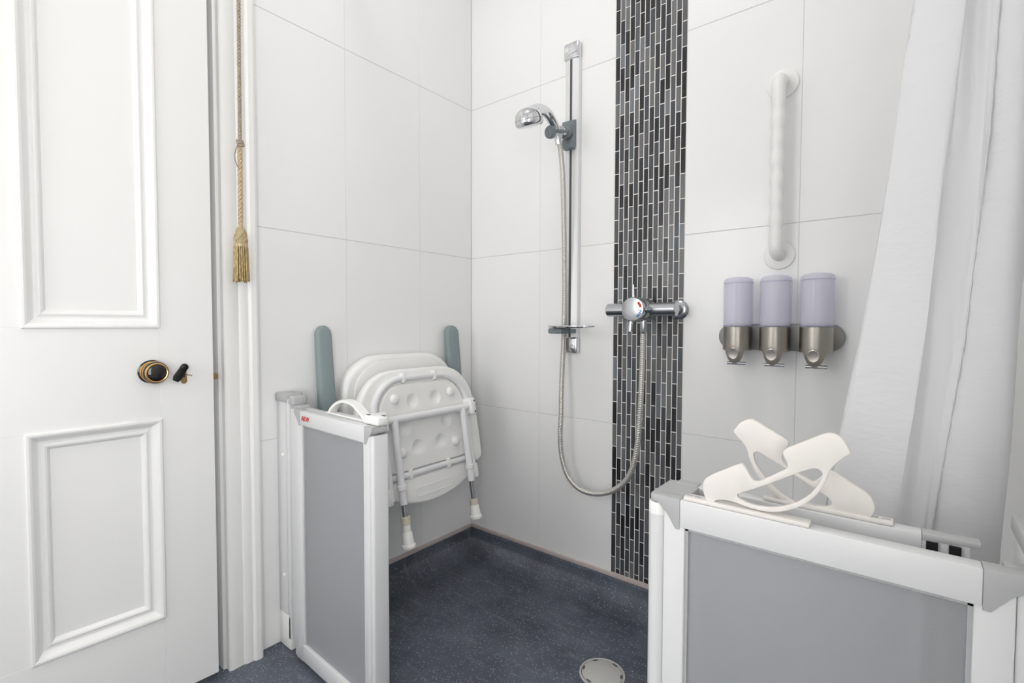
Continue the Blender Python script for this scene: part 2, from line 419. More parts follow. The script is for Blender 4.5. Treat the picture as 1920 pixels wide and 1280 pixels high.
# ---- other walls and ceiling
WY0, WY1, WZ0, WZ1 = -2.16, -1.48, .45, 1.60
bm = new()
box(bm, ROOM_X1, ROOM_X1+.12, ROOM_Y0-.12, WY0, -.06, ROOM_H+.06); box(bm, ROOM_X1, ROOM_X1+.12, WY1, .0016, -.06, ROOM_H+.06)
box(bm, ROOM_X1, ROOM_X1+.12, WY0, WY1, -.06, WZ0); box(bm, ROOM_X1, ROOM_X1+.12, WY0, WY1, WZ1, ROOM_H+.06)
tag(finish(bm, 'wall_right', M['plaster'], origin=(ROOM_X1, -1.2, 0), smooth=False), 'plain white wall beside the shower curtain', 'wall', kind='structure')
VX0, VX1, VZ0, VZ1 = .06, .64, .75, 1.90
bm = new()
box(bm, -.12, VX0, ROOM_Y0-.12, ROOM_Y0, -.06, ROOM_H+.06); box(bm, VX1, ROOM_X1, ROOM_Y0-.12, ROOM_Y0, -.06, ROOM_H+.06)
box(bm, VX0, VX1, ROOM_Y0-.12, ROOM_Y0, -.06, VZ0); box(bm, VX0, VX1, ROOM_Y0-.12, ROOM_Y0, VZ1, ROOM_H+.06)
tag(finish(bm, 'wall_rear', M['plaster'], origin=(.7, ROOM_Y0, 0), smooth=False), 'plain white wall behind the viewer', 'wall', kind='structure')
bm = new(); box(bm, -.12, ROOM_X1+.12, ROOM_Y0-.12, .12, ROOM_H, ROOM_H+.08)
tag(finish(bm, 'ceiling', M['ceiling_white'], origin=(.7, -1.2, ROOM_H), smooth=False), 'plain white bathroom ceiling', 'ceiling', kind='structure')
# added glowing panel, out of view, to even the light on the left wall
side_fill = thing('window_1', 'frosted window in the right-hand wall behind the viewer', 'window', (ROOM_X1, (WY0+WY1)/2, WZ0), kind='structure')
bm = new(); t_ = .045
for b_ in ((WY0, WY1, WZ0, WZ0+t_), (WY0, WY1, WZ1-t_, WZ1), (WY0, WY0+t_, WZ0+t_, WZ1-t_), (WY1-t_, WY1, WZ0+t_, WZ1-t_)):
    box(bm, ROOM_X1+.015, ROOM_X1+.06, b_[0], b_[1], b_[2], b_[3], .003)
finish(bm, 'window_frame', M['gloss_paint'], parent=side_fill)
bm = new(); box(bm, ROOM_X1+.03, ROOM_X1+.04, WY0+t_, WY1-t_, WZ0+t_, WZ1-t_)
M['pane'] = mat('daylit_frosted_pane', rgb(235, 240, 245), .4, emit=((1, .985, .97, 1), SIDE_FILL_POWER))
finish(bm, 'pane', M['pane'], parent=side_fill, smooth=False)
bm = new(); box(bm, ROOM_X1-.03, ROOM_X1, WY0-.03, WY1+.03, WZ0-.03, WZ0, .004)
finish(bm, 'window_sill', M['gloss_paint'], parent=side_fill)
rear_fill = thing('window_2', 'frosted window in the wall directly behind the viewer', 'window', ((VX0+VX1)/2, ROOM_Y0, VZ0), kind='structure')  # second added glow, brightens the left screen and back wall
bm = new()
for b_ in ((VX0, VX1, VZ0, VZ0+t_), (VX0, VX1, VZ1-t_, VZ1), (VX0, VX0+t_, VZ0+t_, VZ1-t_), (VX1-t_, VX1, VZ0+t_, VZ1-t_)):
    box(bm, b_[0], b_[1], ROOM_Y0-.06, ROOM_Y0-.015, b_[2], b_[3], .003)
finish(bm, 'window_frame', M['gloss_paint'], parent=rear_fill)
M['pane_rear'] = mat('daylit_frosted_rear_pane', rgb(235, 240, 245), .4, emit=((1, .985, .97, 1), REAR_FILL_POWER))
bm = new(); box(bm, VX0+t_, VX1-t_, ROOM_Y0-.04, ROOM_Y0-.03, VZ0+t_, VZ1-t_); finish(bm, 'pane', M['pane_rear'], parent=rear_fill, smooth=False)
bm = new(); box(bm, VX0-.03, VX1+.03, ROOM_Y0, ROOM_Y0+.03, VZ0-.03, VZ0, .004); finish(bm, 'window_sill', M['gloss_paint'], parent=rear_fill)
# flush ceiling light
lamp = thing('ceiling_light', 'round white opal dome light on the ceiling', 'lamp', (.70, -.98, ROOM_H))
bm = new(); lathe(bm, [(.205, 0), (.205, .028), (.195, .034)], (.70, -.98, ROOM_H), (0, 0, -1), 48); finish(bm, 'lamp_base', M['white_plastic'], parent=lamp)
bm = new(); lathe(bm, [(.19, .0345), (.185, .055), (.165, .075), (.12, .092), (.06, .10), (0, .102)], (.70, -.98, ROOM_H), (0, 0, -1), 48)
M['opal'] = mat('lit_opal_diffuser', rgb(250, 250, 248), .4, emit=((1, .975, .945, 1), LAMP_POWER))
finish(bm, 'diffuser', M['opal'], parent=lamp)

# ---- architrave and door lining
def architrave(name, y_in, sgn, label):
    # profile (distance from opening edge, projection)
    P = [(0, 0), (0, .016), (.003, .019), (.008, .0205), (.020, .0195), (.034, .0190), (.037, .0180), (.039, .0215), (.044, .0235), (.056, .0235), (.060, .0220), (.0615, .0265), (.066, .0300), (.078, .0305), (.084, .028), (.086, .022), (.086, 0)]
    bm = new(); extrude_profile(bm, P, 0.0, DTOP+.086, lambda u, v, w: (v, y_in+sgn*u, w))
    return tag(finish(bm, name, M['gloss_paint'], origin=(0, y_in, 0), angle=25), label, 'door frame', kind='structure')
architrave('trim_3', DY1-.004, 1, 'moulded white door frame upright beside the hanging tassel')
architrave('trim_4', DY0+.004, -1, 'moulded white door frame upright on the hinge side')
bm = new()
P = [(0, 0), (0, .016), (.008, .0205), (.034, .0190), (.039, .0215), (.056, .0235), (.0615, .0265), (.066, .03), (.078, .0305), (.086, .022), (.086, 0)]
extrude_profile(bm, P, DY0+.004, DY1-.004, lambda u, v, w: (v, w, DTOP+u))
tag(finish(bm, 'trim_5', M['gloss_paint'], origin=(0, -1.4, DTOP), angle=25), 'moulded white door frame across the top of the door', 'door frame', kind='structure')
bm = new()
box(bm, -.12, -.0005, DY1-.012, DY1-.0005, 0, DTOP-.0005, .001); box(bm, -.12, -.0005, DY0+.0005, DY0+.012, 0, DTOP-.0005, .001)
box(bm, -.12, -.0005, DY0+.012, DY1-.012, DTOP-.012, DTOP-.0005, .001)
box(bm, -.12, -.068, DY1-.032, DY1-.0125, 0, DTOP-.0125, .001)
box(bm, -.12, -.068, DY0+.0125, DY0+.032, 0, DTOP-.0125, .001)
tag(finish(bm, 'trim_6', M['gloss_paint'], origin=(-.06, -.95, 0)), 'white door lining visible in the gap at the lock', 'door frame', kind='structure')

# ---- door leaf, slightly ajar
DA = math.radians(2.6); DW = .80; DT = .040
dE = Vector((.030, -.9865, 0))                       # face at the lock edge
dt = Vector((math.sin(DA), math.cos(DA), 0)); dn = Vector((math.cos(DA), -math.sin(DA), 0))
door = thing('door_1', 'white four-panel door standing slightly ajar', 'door', dE-dt*(DW/2)-dn*(DT/2), kind='structure')
def D3(s, h, n=0): return dE - dt*s + Vector((0, 0, h)) + dn*n    # s from lock edge, h height, n out of face
DZ0, DZ1 = .022, 1.985
vst = [0, .1155, .3450, .4550, .6845, DW]                      # stile / panel / muntin / panel / stile
hz = [DZ0, .222, .7015, .9235, 1.83, DZ1]
def dbox(bm, s0, s1, h0, h1, n0, n1):
    b = new(); box(b, s0, s1, h0, h1, n0, n1, .0012, 1)
    for v in b.verts: v.co = D3(v.co.x, v.co.y, v.co.z)
    merge(bm, b)
bm = new()
def dface(cells_):
    pass
# stiles, rails and muntins as one frame
for s0, s1 in ((vst[0], vst[1]), (vst[4], vst[5])): dbox(bm, s0, s1, DZ0, DZ1, -DT, 0)
for h0, h1 in ((hz[0], hz[1]), (hz[2], hz[3]), (hz[4], hz[5])): dbox(bm, vst[1]-.001, vst[4]+.001, h0, h1, -DT, -.0001)
for h0, h1 in ((hz[1], hz[2]), (hz[3], hz[4])): dbox(bm, vst[2], vst[3], h0-.001, h1+.001, -DT, -.0002)
finish(bm, 'door_frame', M['panel_paint'], parent=door)
MP = [(-.003, -.001), (-.003, .0035), (-.001, .0050), (.003, .0052), (.007, .0030), (.0095, -.0005), (.013, -.0055), (.0175, -.0085), (.022, -.0090), (.0245, -.0070), (.0275, -.0060), (.031, -.0075), (.0335, -.0105), (.0365, -.0150)]
for s0, s1 in ((vst[1], vst[2]), (vst[3], vst[4])):
    for h0, h1 in ((hz[1], hz[2]), (hz[3], hz[4])):
        bm = new(); dbox(bm, s0-.002, s1+.002, h0-.002, h1+.002, -.03, -.0148)
        finish(bm, 'door_panel', M['panel_paint'], parent=door)
        bm = new(); loops = []
        for ins, n in MP:
            loops.append([bm.verts.new(D3(s, h, n)) for s, h in ((s0+ins, h0+ins), (s1-ins, h0+ins), (s1-ins, h1-ins), (s0+ins, h1-ins))])
        for a, b in zip(loops, loops[1:]):
            for k in range(4): bm.faces.new([a[k], a[(k+1) % 4], b[(k+1) % 4], b[k]])
        finish(bm, 'panel_moulding', M['panel_paint'], parent=door, angle=22)
# knob
kb = D3(.131, .818)
knob = None
bm = new(); lathe(bm, [(.0275, 0), (.0275, .004), (.025, .0065), (.012, .0075)], kb, dn, 36); knob = finish(bm, 'door_knob', M['black_glaze'], parent=door); knob['label'] = 'round black door knob with brass rings'
def torus(bm, c, ax, R, r, sx=1):
    x, y = frame_at(c, ax); tube(bm, [Vector(c)+x*R*math.cos(2*math.pi*k/40)+y*R*math.sin(2*math.pi*k/40) for k in range(40)], r, 8, closed=True)
bm = new(); torus(bm, kb+dn*.0065, dn, .0225, .0022); lathe(bm, [(.010, .005), (.009, .02), (.010, .032)], kb, dn, 24); torus(bm, kb+dn*.046, dn, .0205, .0024); torus(bm, kb+dn*.036, dn, .0252, .0012)
finish(bm, 'brass_ring', M['brass'], parent=knob)
bm = new(); lathe(bm, [(.008, .028), (.018, .030), (.0245, .034), (.0258, .039), (.0245, .044), (.0205, .0475), (.014, .0500), (0, .0515)], kb, dn, 36); finish(bm, 'knob_body', M['black_glaze'], parent=knob)
# keyhole plate with black swing cover and key
ke = D3(.0655, .806)
def DL(c): return lambda u, v, w: c + (dt*u) + Vector((0, 0, v)) + dn*w
drop = [(.0068*math.sin(math.radians(a)), -.0155-.0068*math.cos(math.radians(a))) for a in range(-110, 111, 20)] + [(.0048, .0195), (.002, .0235), (-.002, .0235), (-.0048, .0195)]
hole = [(.0018*math.cos(a), .001+.0022*math.sin(a)) for a in [math.radians(x) for x in range(0, 181, 45)]] + [(-.0018, -.0062), (.0018, -.0062)]
bm = new(); plate(bm, drop, .0018, [hole], .0004, 1, DL(ke))
esc = finish(bm, 'keyhole_plate', M['brass_dull'], parent=door)
bm = new(); plate(bm, [(p[0]*1.1, p[1]*1.1) for p in hole], .0003, (), 0, 1, DL(ke)); finish(bm, 'keyhole', M['black'], parent=esc)
ca = math.radians(-31)
cov = [(.0085*math.cos(math.radians(a)), .0085*math.sin(math.radians(a))) for a in range(-10, 191, 20)] + [(-.0095, -.030), (-.006, -.0385), (.006, -.0385), (.0095, -.030)]
cc = ke+Vector((0, 0, .019))
bm = new(); plate(bm, [(p[0]*math.cos(ca)-p[1]*math.sin(ca), p[0]*math.sin(ca)+p[1]*math.cos(ca)) for p in cov], .0065, (), .0025, 3, lambda u, v, w: cc+dt*u+Vector((0, 0, v))+dn*(w+.003))
lathe(bm, [(.0072, .0005), (.0085, .006), (.007, .0115), (.003, .013)], cc, dn, 20)
finish(bm, 'keyhole_cover', M['black_metal'], parent=esc)
bm = new(); tube(bm, [ke+dn*.004+dt*(-.002)+Vector((0, 0, .002)), ke+dn*.016+dt*.004, ke+dn*.026+dt*.010-Vector((0, 0, .001))], .0013, 8); finish(bm, 'key', M['keymetal'], parent=esc)
# latch bolt and lock case in the door edge
bm = new(); b = new(); box(b, -.013, .004, .788, .803, -.024, -.008, .001, 1)
for v in b.verts: v.co = D3(v.co.x, v.co.y, v.co.z)
merge(bm, b); finish(bm, 'latch_bolt', M['brass_dull'], parent=door)
bm = new(); b = new(); box(b, -.0012, .002, .75, .855, -.030, -.0045, .0005, 1)
for v in b.verts: v.co = D3(v.co.x, v.co.y, v.co.z)
merge(bm, b); finish(bm, 'lock_plate', M['slot_dark'], parent=door)

# ================================================================== FOLD-UP SHOWER SEAT
SY = -.394
seat = thing('fold_up_shower_chair', 'white padded shower seat folded up against the wall with legs hanging', 'shower seat', (.0, SY, .26))
ST = math.radians(-10); sO = Vector((.145, SY, .69))
sT = Vector((math.sin(ST), 0, math.cos(ST))); sN = Vector((math.cos(ST), 0, -math.sin(ST)))
def S3(u, v, w=0): return sO + Vector((0, u, 0)) + sT*v + sN*w
def mirror(half): return half + [(-u, v) for u, v in reversed(half) if abs(u) > 1e-6]
def smooth2(pts, n=4): return [(p.x, p.y) for p in catmull([(u, v, 0) for u, v in pts], n, True)]
# backrest
half = [(0, .829), (.075, .829), (.128, .826), (.170, .810), (.205, .786), (.228, .755), (.238, .715), (.240, .66), (.240, .52), (.225, .48), (.16, .465), (.0, .465)]
ol = smooth2(mirror(half), 4)
bm = new(); plate(bm, ol, .046, (), .016, 4, lambda u, v, w: (.010+w, SY+u*.985, v)); bk = finish(bm, 'backrest', M['white_plastic'], parent=seat, angle=50)
bm = new(); plate(bm, smooth2(mirror([(u*.86, .465+.02+(v-.465)*.90) for u, v in half]), 4), .006, (), .004, 2, lambda u, v, w: (.0545+w, SY+u*.985, v)); finish(bm, 'backrest_pad', M['white_plastic'], parent=bk, angle=50)
# seat pan
half = [(0, .097), (.07, .097), (.115, .0955), (.155, .087), (.195, .066), (.228, .028), (.246, -.014), (.254, -.045), (.258, -.10), (.260, -.17), (.260, -.232), (.256, -.250), (.240, -.262), (.20, -.265), (0, -.265)]
bm = new(); plate(bm, smooth2(mirror(half), 4), .034, (), .013, 4, lambda u, v, w: S3(u, v, w-.034)); pan = finish(bm, 'seat_pan', M['white_plastic'], parent=seat, angle=50)
# tube ring lying in the pan
ring = mirror([(0, .066), (.06, .066), (.098, .0645), (.135, .054), (.168, .030), (.190, -.002), (.199, -.04), (.200, -.10), (.200, -.18), (.192, -.222), (.165, -.2385), (.0, -.2385)])
bm = new(); tube(bm, catmull([S3(u, v, .004) for u, v in ring], 5, True), .0105, 12, closed=True); fr = finish(bm, 'seat_frame', M['tube_white'], parent=seat)
# moulded clips that grip the ring
for u, v in ((-.075, .0665), (.06, .0665), (-.09, -.2385), (.075, -.2385)):
    bm = new(); b = new(); box(b, u-.008, u+.008, v-.0165, v+.0165, -.006, .0145, .004, 2)
    for q in b.verts: q.co = S3(q.co.x, q.co.y, q.co.z)
    merge(bm, b); finish(bm, 'frame_clip', M['white_plastic'], parent=pan, angle=50)
# underside plate with dimples
half = [(0, .046), (.085, .046), (.120, .041), (.150, .024), (.172, -.006), (.180, -.036), (.180, -.10), (.180, -.18), (.172, -.212), (.145, -.225), (0, -.225)]
ol = smooth2(mirror(half), 8)
cU, cV = 0, -.09
dims = [(-.05, -.011), (.05, -.009), (-.05, -.160), (.052, -.159), (-.094, -.096), (.086, -.092)]
def dimple(u, v):
    h = 0
    for a, b in dims:
        d = math.hypot(u-a, (v-b)/1.08)/.0225
        if d < 1: h -= .0105*(1-d*d)
    return h
bm = new(); R_ = 64; rings = []
for k in range(R_, 0, -1):
    t = k/R_; row = []
    for (u, v) in ol:
        uu, vv = cU+(u-cU)*t, cV+(v-cV)*t
        row.append(bm.verts.new(S3(uu, vv, .011+dimple(uu, vv)-(.003 if k == R_ else 0))))
    rings.append(row)
skirt = [bm.verts.new(S3(u*1.005, v, -.002)) for u, v in ol]
rings.insert(0, skirt)
for a, b in zip(rings, rings[1:]):
    for k in range(len(ol)): bm.faces.new([a[k], a[(k+1) % len(ol)], b[(k+1) % len(ol)], b[k]])
ce = bm.verts.new(S3(cU, cV, .011+dimple(cU, cV)))
for k in range(len(ol)): bm.faces.new([rings[-1][k], rings[-1][(k+1) % len(ol)], ce])
up_ = finish(bm, 'underside_plate', M['white_plastic'], parent=seat, angle=50)
for u, v in ((-.122, .002), (.121, .002), (.116, -.172), (-.117, -.168)):
    bm = new(); lathe(bm, [(.0165, .009), (.0155, .017), (.0125, .0215), (.006, .0235), (0, .0237)], S3(u, v, 0), sN, 24); finish(bm, 'rubber_buffer', M['white_plastic'], parent=up_, angle=50)
# rear lip
ol = [(-.178, -.2515), (-.178, -.30), (-.15, -.312)] + [(u, -.343+1.3*u*u) for u in (-.12, -.09, -.06, -.03, 0, .03, .06, .09, .12)] + [(.15, -.312), (.178, -.30), (.178, -.2515)]
bm = new(); plate(bm, ol, .030, (), .009, 3, lambda u, v, w: S3(u, v, w-.022)); lip = finish(bm, 'rear_lip', M['white_plastic'], parent=seat, angle=50)
bm = new(); o1 = rrect(-.072, .085, -.316, -.286, .006, 3); o2 = rrect(-.069, .082, -.313, -.289, .005, 3)
plate(bm, o1, .0015, [o2], 0, 1, lambda u, v, w: S3(u, v, w+.0078)); finish(bm, 'raised_outline', M['white_plastic'], parent=lip)
# cross bar, clamps, legs
bm = new(); tube(bm, [S3(-.185, -.060, .030), S3(.185, -.060, .030)], .0125, 16); finish(bm, 'cross_bar', M['tube_white'], parent=seat)
for sgn in (-1, 1):
    bm = new(); b = new(); box(b, sgn*.192-.015, sgn*.192+.015, -.092, -.030, -.004, .050, .010, 3)
    for q in b.verts: q.co = S3(q.co.x, q.co.y, q.co.z)
    merge(bm, b); cl = finish(bm, 'pivot_clamp', M['white_plastic'], parent=seat, angle=50)
    for vv in (-.042, -.080):
        bm = new(); lathe(bm, [(.0035, 0), (.0035, .0012)], S3(sgn*.192+sgn*.004, vv, .0495), sN, 12); finish(bm, 'screw_hole', M['slot_dark'], parent=cl)
    # link strut beside the leg
    bm = new(); tube(bm, [S3(sgn*.176, -.07, .018), S3(sgn*.180, -.30, .022)], .0085, 12); finish(bm, 'strut', M['tube_white'], parent=seat)
    bm = new(); b = new(); box(b, sgn*.187-.012, sgn*.187+.012, -.315, -.262, -.012, .028, .008, 3)
    for q in b.verts: q.co = S3(q.co.x, q.co.y, q.co.z)
    merge(bm, b); finish(bm, 'hinge_block', M['white_plastic'], parent=seat, angle=50)
    lx = sgn*.148; ext = 0 if sgn < 0 else .026
    LA = lambda v: S3(lx-.004*0, v, .034)
    dv = (LA(-.4)-LA(0)).normalized()
    bm = new(); tube(bm, [LA(-.062), LA(-.316)], .0115, 16); lg = finish(bm, 'leg', M['tube_white'], parent=seat)
    bm = new(); lathe(bm, [(.0125, 0), (.0155, .002), (.0155, .014), (.0125, .016)], LA(-.258), dv, 20); finish(bm, 'leg_collar', M['white_plastic'], parent=lg)
    bm = new(); tube(bm, [LA(-.310), LA(-.362-ext)], .0085, 16); finish(bm, 'extension_tube', M['satin'], parent=lg)
    bm = new(); lathe(bm, [(.0125, 0), (.0145, .001), (.0140, .021), (.0125, .022)], LA(-.352-ext), dv, 20); finish(bm, 'height_collar', M['rust'], parent=lg)
    if sgn < 0:
        bm = new(); lathe(bm, [(.012, 0), (.0125, .026)], LA(-.373), dv, 20); finish(bm, 'inner_sleeve', M['white_plastic'], parent=lg)
    bm = new(); lathe(bm, [(.0135, 0), (.0150, .002), (.0175, .030), (.0180, .034), (.0215, .037), (.0225, .041), (.0215, .046), (.016, .047)], LA(-.398), dv, 24); finish(bm, 'rubber_foot', M['white_plastic'], parent=lg)
# wall brackets
for sgn in (-1, 1):
    bm = new(); box(bm, .0005, .030, SY+sgn*.15-.02, SY+sgn*.15+.02, .40, .64, .003)
    box(bm, .028, .155, SY+sgn*.15-.012, SY+sgn*.15+.012, .42, .455, .003)
    finish(bm, 'wall_bracket', M['white_plastic'], parent=seat)
# grey armrests folded up against the wall
for y_, w_ in ((-.677, .0245), (-.134, .031)):
    bm = new(); prof_ = rrect(-w_, w_, -.013, .013, .009, 4)
    N_ = 14; rows = []
    zt, zb = .926, .47
    for k in range(N_+1):
        t = k/N_
        if k < 6:
            a = math.radians(90*(k/5)); sc_ = max(.12, math.sin(a)); zz = zt-.028*(1-math.cos(a))
        else: sc_ = 1; zz = zt-.028-(zt-.028-zb)*((k-5)/(N_-5))
        tt = (zt-zz)/(zt-zb); xx = .017+.040*tt
        rows.append([bm.verts.new((xx+v*(.5+.5*sc_)*(1+.25*tt), y_+u*sc_*(1+.18*tt), zz)) for u, v in prof_])
    for a, b in zip(rows, rows[1:]):
        for k in range(len(prof_)): bm.faces.new([a[k], a[(k+1) % len(prof_)], b[(k+1) % len(prof_)], b[k]])
    bm.faces.new(rows[0]); bm.faces.new(list(reversed(rows[-1])))
    a_ = finish(bm, 'armrest', M['arm_grey'], parent=seat, angle=50); a_['label'] = 'grey foam armrest folded up'

# ================================================================== HALF-HEIGHT FOLDING SCREENS
def xbox(bm, x0, x1, y0, y1, z0, z1, bev=.0015): box(bm, min(x0, x1), max(x0, x1), min(y0, y1), max(y0, y1), z0, z1, bev, 2)
def leaf(root, x0, x1, yf, thick, ztop, sl, sr, mt, zb=.018, capl=.03, capr=.03, thin_r=False):
    """one framed leaf between x0 and x1, front face at yf, going back by thick; mt maps points (slight turn)"""
    def fin(bm, name, m, parent=root, **k):
        for v in bm.verts: v.co = mt(v.co)
        return finish(bm, name, m, parent=parent, **k)
    rh = .037
    bm = new(); xbox(bm, x0, x0+sl, yf+.0015, yf+thick-.0015, zb, ztop-.004); fin(bm, 'stile', M['alu_white'])
    bm = new(); xbox(bm, x1-sr, x1, yf+.0015, yf+thick-.0015, zb, ztop-.004); fin(bm, 'stile', M['alu_white'])
    rx0, rx1 = x0+sl-.006, x1-sr+.006
    bm = new(); xbox(bm, rx0, rx1, yf, yf+thick, ztop-rh, ztop, .0016)
    top = fin(bm, 'top_rail', M['alu_white'])
    bm = new(); xbox(bm, rx0, rx1, yf, yf+thick, zb, zb+rh+.008, .0035); fin(bm, 'bottom_rail', M['alu_white'])
    # grey corner caps, sloped on the underside
    for a, sg, wd in ((rx0, -1, capl), (rx1, 1, capr)):
        for z_, up in ((ztop, -1), (zb, 1)):
            pts = [(0, 0), (wd, 0), (wd, .010), (wd*.55, .024), (.006, .041), (0, .041)]
            if thin_r and sg > 0 and up < 0: pts = [(0, 0), (wd+.018, 0), (wd+.018, .0045), (wd*.8, .0065), (0, .0085)]
            ol = [(a+sg*p, z_+up*q+up*-.0008) for p, q in pts]
            if sg*up > 0: ol = ol[::-1]
            bm = new(); plate(bm, ol, thick-.0002, (), .0012, 2, lambda u, v, w: (u, yf-.0001+w, v))
            fin(bm, 'corner_cap', M['cap_grey'])
    bm = new(); xbox(bm, x0+sl-.004, x1-sr+.004, yf+thick*.4, yf+thick*.4+.004, zb+.03, ztop-.03, 0)
    p = fin(bm, 'frosted_panel', M['frosted'], smooth=False); p['label'] = 'frosted translucent panel'
    # thin bead around the panel
    bm = new()
    for (a0, a1, b0, b1) in ((x0+sl, x0+sl+.004, zb+rh+.006, ztop-rh), (x1-sr-.004, x1-sr, zb+rh+.006, ztop-rh)):
        xbox(bm, a0, a1, yf+thick*.25, yf+thick*.6, b0, b1, 0)
    xbox(bm, rx0, rx1, yf+thick*.25, yf+thick*.6, ztop-rh-.004, ztop-rh, 0)
    fin(bm, 'glazing_bead', M['cap_grey'], smooth=False)
    return top

# ---- left screen
TA = math.radians(-2.0)
LP = Vector((.06, -.790, 0))
def turnL(c):
    d = Vector(c)-LP; return LP + Vector((d.x*math.cos(TA)-d.y*math.sin(TA), d.x*math.sin(TA)+d.y*math.cos(TA), d.z))
ZT = .700
scrL = thing('folding_shower_screen', 'half-height white frosted screen folded beside the door, with red lettering', 'shower screen', (.06, -.79, 0))
leaf(scrL, .113, .480, -.822, .022, ZT, .049, .025, turnL, capl=.034, capr=.030)
leaf(scrL, .100, .474, -.797, .021, ZT, .040, .025, turnL, capl=.034, capr=.030)
# end post that hinges the two leaves
bm = new(); plate(bm, rrect(.4785, .492, -.8195, -.776, .006, 4), .661, (), .002, 2, lambda u, v, w: (u, v, .02+w))
for v in bm.verts: v.co = turnL(v.co)
finish(bm, 'hinge_post', M['alu_white'], parent=scrL, angle=40)
bm = new(); plate(bm, rrect(.472, .4915, -.8190, -.778, .006, 4), .012, (), .002, 2, lambda u, v, w: (u, v, .6865+w))
for v in bm.verts: v.co = turnL(v.co)
finish(bm, 'hinge_cap', M['cap_grey'], parent=scrL, angle=40)
# wall profile
bm = new(); box(bm, .0005, .050, -.812, -.768, .098, .716, .002); wp = finish(bm, 'wall_profile', M['alu_white'], parent=scrL)
bm = new(); box(bm, .052, .068, -.812, -.775, .030, .722, .004); box(bm, .070, .104, -.808, -.778, .022, .695, .002); finish(bm, 'hinge_profile', M['alu_white'], parent=scrL)
bm = new(); box(bm, .0005, .062, -.818, -.764, .712, .735, .004, 2); finish(bm, 'profile_cap', M['cap_grey'], parent=scrL)
bm = new(); box(bm, .064, .094, -.812, -.770, .704, .731, .006, 3); box(bm, .070, .125, -.806, -.776, .694, .706, .002); finish(bm, 'pivot_cap', M['cap_grey'], parent=scrL)
bm = new(); box(bm, .0005, .066, -.812, -.772, .001, .098, .003); finish(bm, 'base_block', M['white_plastic'], parent=scrL)
for px, py in ((532.5, 853), (540, 1081)):
    c = at(px, py, 1, -.812); bm = new(); lathe(bm, [(.006, 0), (.0055, .003), (.003, .0045), (0, .005)], (.034, -.8115, c.z), (0, -1, 0), 16); finish(bm, 'screw_cap', M['plug'], parent=wp)
# logo
def text_mesh(name, body, size, to3d, m, parent, shear=0):
    cu_ = bpy.data.curves.new(name, 'FONT'); cu_.body = body; cu_.size = size; cu_.extrude = .0003; cu_.offset = size*.008; cu_.shear = shear; cu_.align_x = 'LEFT'; cu_.space_character = .92
    to = bpy.data.objects.new('tmp', cu_); COL.objects.link(to)
    bpy.context.view_layer.update()
    dg = bpy.context.evaluated_depsgraph_get(); me_ = bpy.data.meshes.new_from_object(to.evaluated_get(dg))
    bpy.data.objects.remove(to)
    me_.materials.clear(); me_.materials.append(m); me_.name = name
    rl = root_loc(parent)
    for v in me_.vertices: v.co = Vector(to3d(*v.co))-rl
    o = bpy.data.objects.new(name, me_); COL.objects.link(o); o.parent = parent; return o
text_mesh('logo_lettering', 'AKW', .0185, lambda u, v, w: turnL((.1655+u, -.8226-w, .6755+v)), M['red'], scrL, .12)['label'] = 'red AKW lettering on the top rail'
# loop handle lying on the folded leaf
bm = new(); lp = catmull([turnL((x, -.7855, z)) for x, z in ((.258, .7045), (.272, .718), (.297, .7325), (.328, .740), (.362, .7375), (.394, .724), (.424, .7045))], 6)
ring = []
for i, p in enumerate(lp):
    d = (lp[min(i+1, len(lp)-1)]-lp[max(i-1, 0)]).normalized(); nn = Vector((-d.z, 0, d.x))
    wy = Vector((0, .0105, 0)); tk = .0036
    ring.append([bm.verts.new(q) for q in (p+nn*tk+wy, p+nn*tk-wy, p-nn*tk-wy, p-nn*tk+wy)])
for a, b in zip(ring, ring[1:]):
    for k in range(4): bm.faces.new([a[k], a[(k+1) % 4], b[(k+1) % 4], b[k]])
bm.faces.new(list(reversed(ring[0]))); bm.faces.new(ring[-1])
b = new(); box(b, .245, .462, -.797, -.776, .7005, .7055, .002)
for v in b.verts: v.co = turnL(v.co)
merge(bm, b)
finish(bm, 'lift_handle', M['white_plastic'], parent=scrL, angle=40)
bm = new(); b = new(); box(b, .430, .490, -.806, -.774, .7005, .722, .006, 3)
for v in b.verts: v.co = turnL(v.co)
merge(bm, b); hb = finish(bm, 'handle_base', M['white_plastic'], parent=scrL, angle=40)
for x_, y_ in ((.446, -.799), (.481, -.783)):
    bm = new(); box(bm, x_-.006, x_+.006, y_-.003, y_+.003, .7215, .7225)
    for v in bm.verts: v.co = turnL(v.co)
    finish(bm, 'slot', M['slot_dark'], parent=hb, smooth=False)

# ---- right screen
scrR = thing('folding_shower_screen', 'half-height white frosted screen folded in the foreground under the curtain', 'shower screen', (1.53, -.80, 0))
ident = lambda c: Vector(c)
leaf(scrR, 1.160, 1.497, -.846, .0215, ZT, .028, .029, ident, capl=.030, capr=.034)
leaf(scrR, 1.160, 1.470, -.780, .0205, ZT, .028, .046, ident, capl=.030, capr=.030, thin_r=True)
for yy in (-.833, -.777):
    bm = new(); tube(bm, [(1.1475, yy, .02), (1.1475, yy, .672)], .0118, 20); hp = finish(bm, 'hinge_tube', M['alu_white'], parent=scrR)
    bm = new(); lathe(bm, [(.0122, 0), (.0122, .014), (.011, .0165), (.006, .017)], (1.1475, yy, .672), (0, 0, 1), 20); finish(bm, 'tube_cap', M['white_plastic'], parent=hp)
bm = new(); plate(bm, rrect(1.139, 1.186, -.845, -.7645, .008, 4), .0105, (), .002, 2, lambda u, v, w: (u, v, .6895+w)); finish(bm, 'pivot_cap', M['cap_grey'], parent=scrR, angle=40)
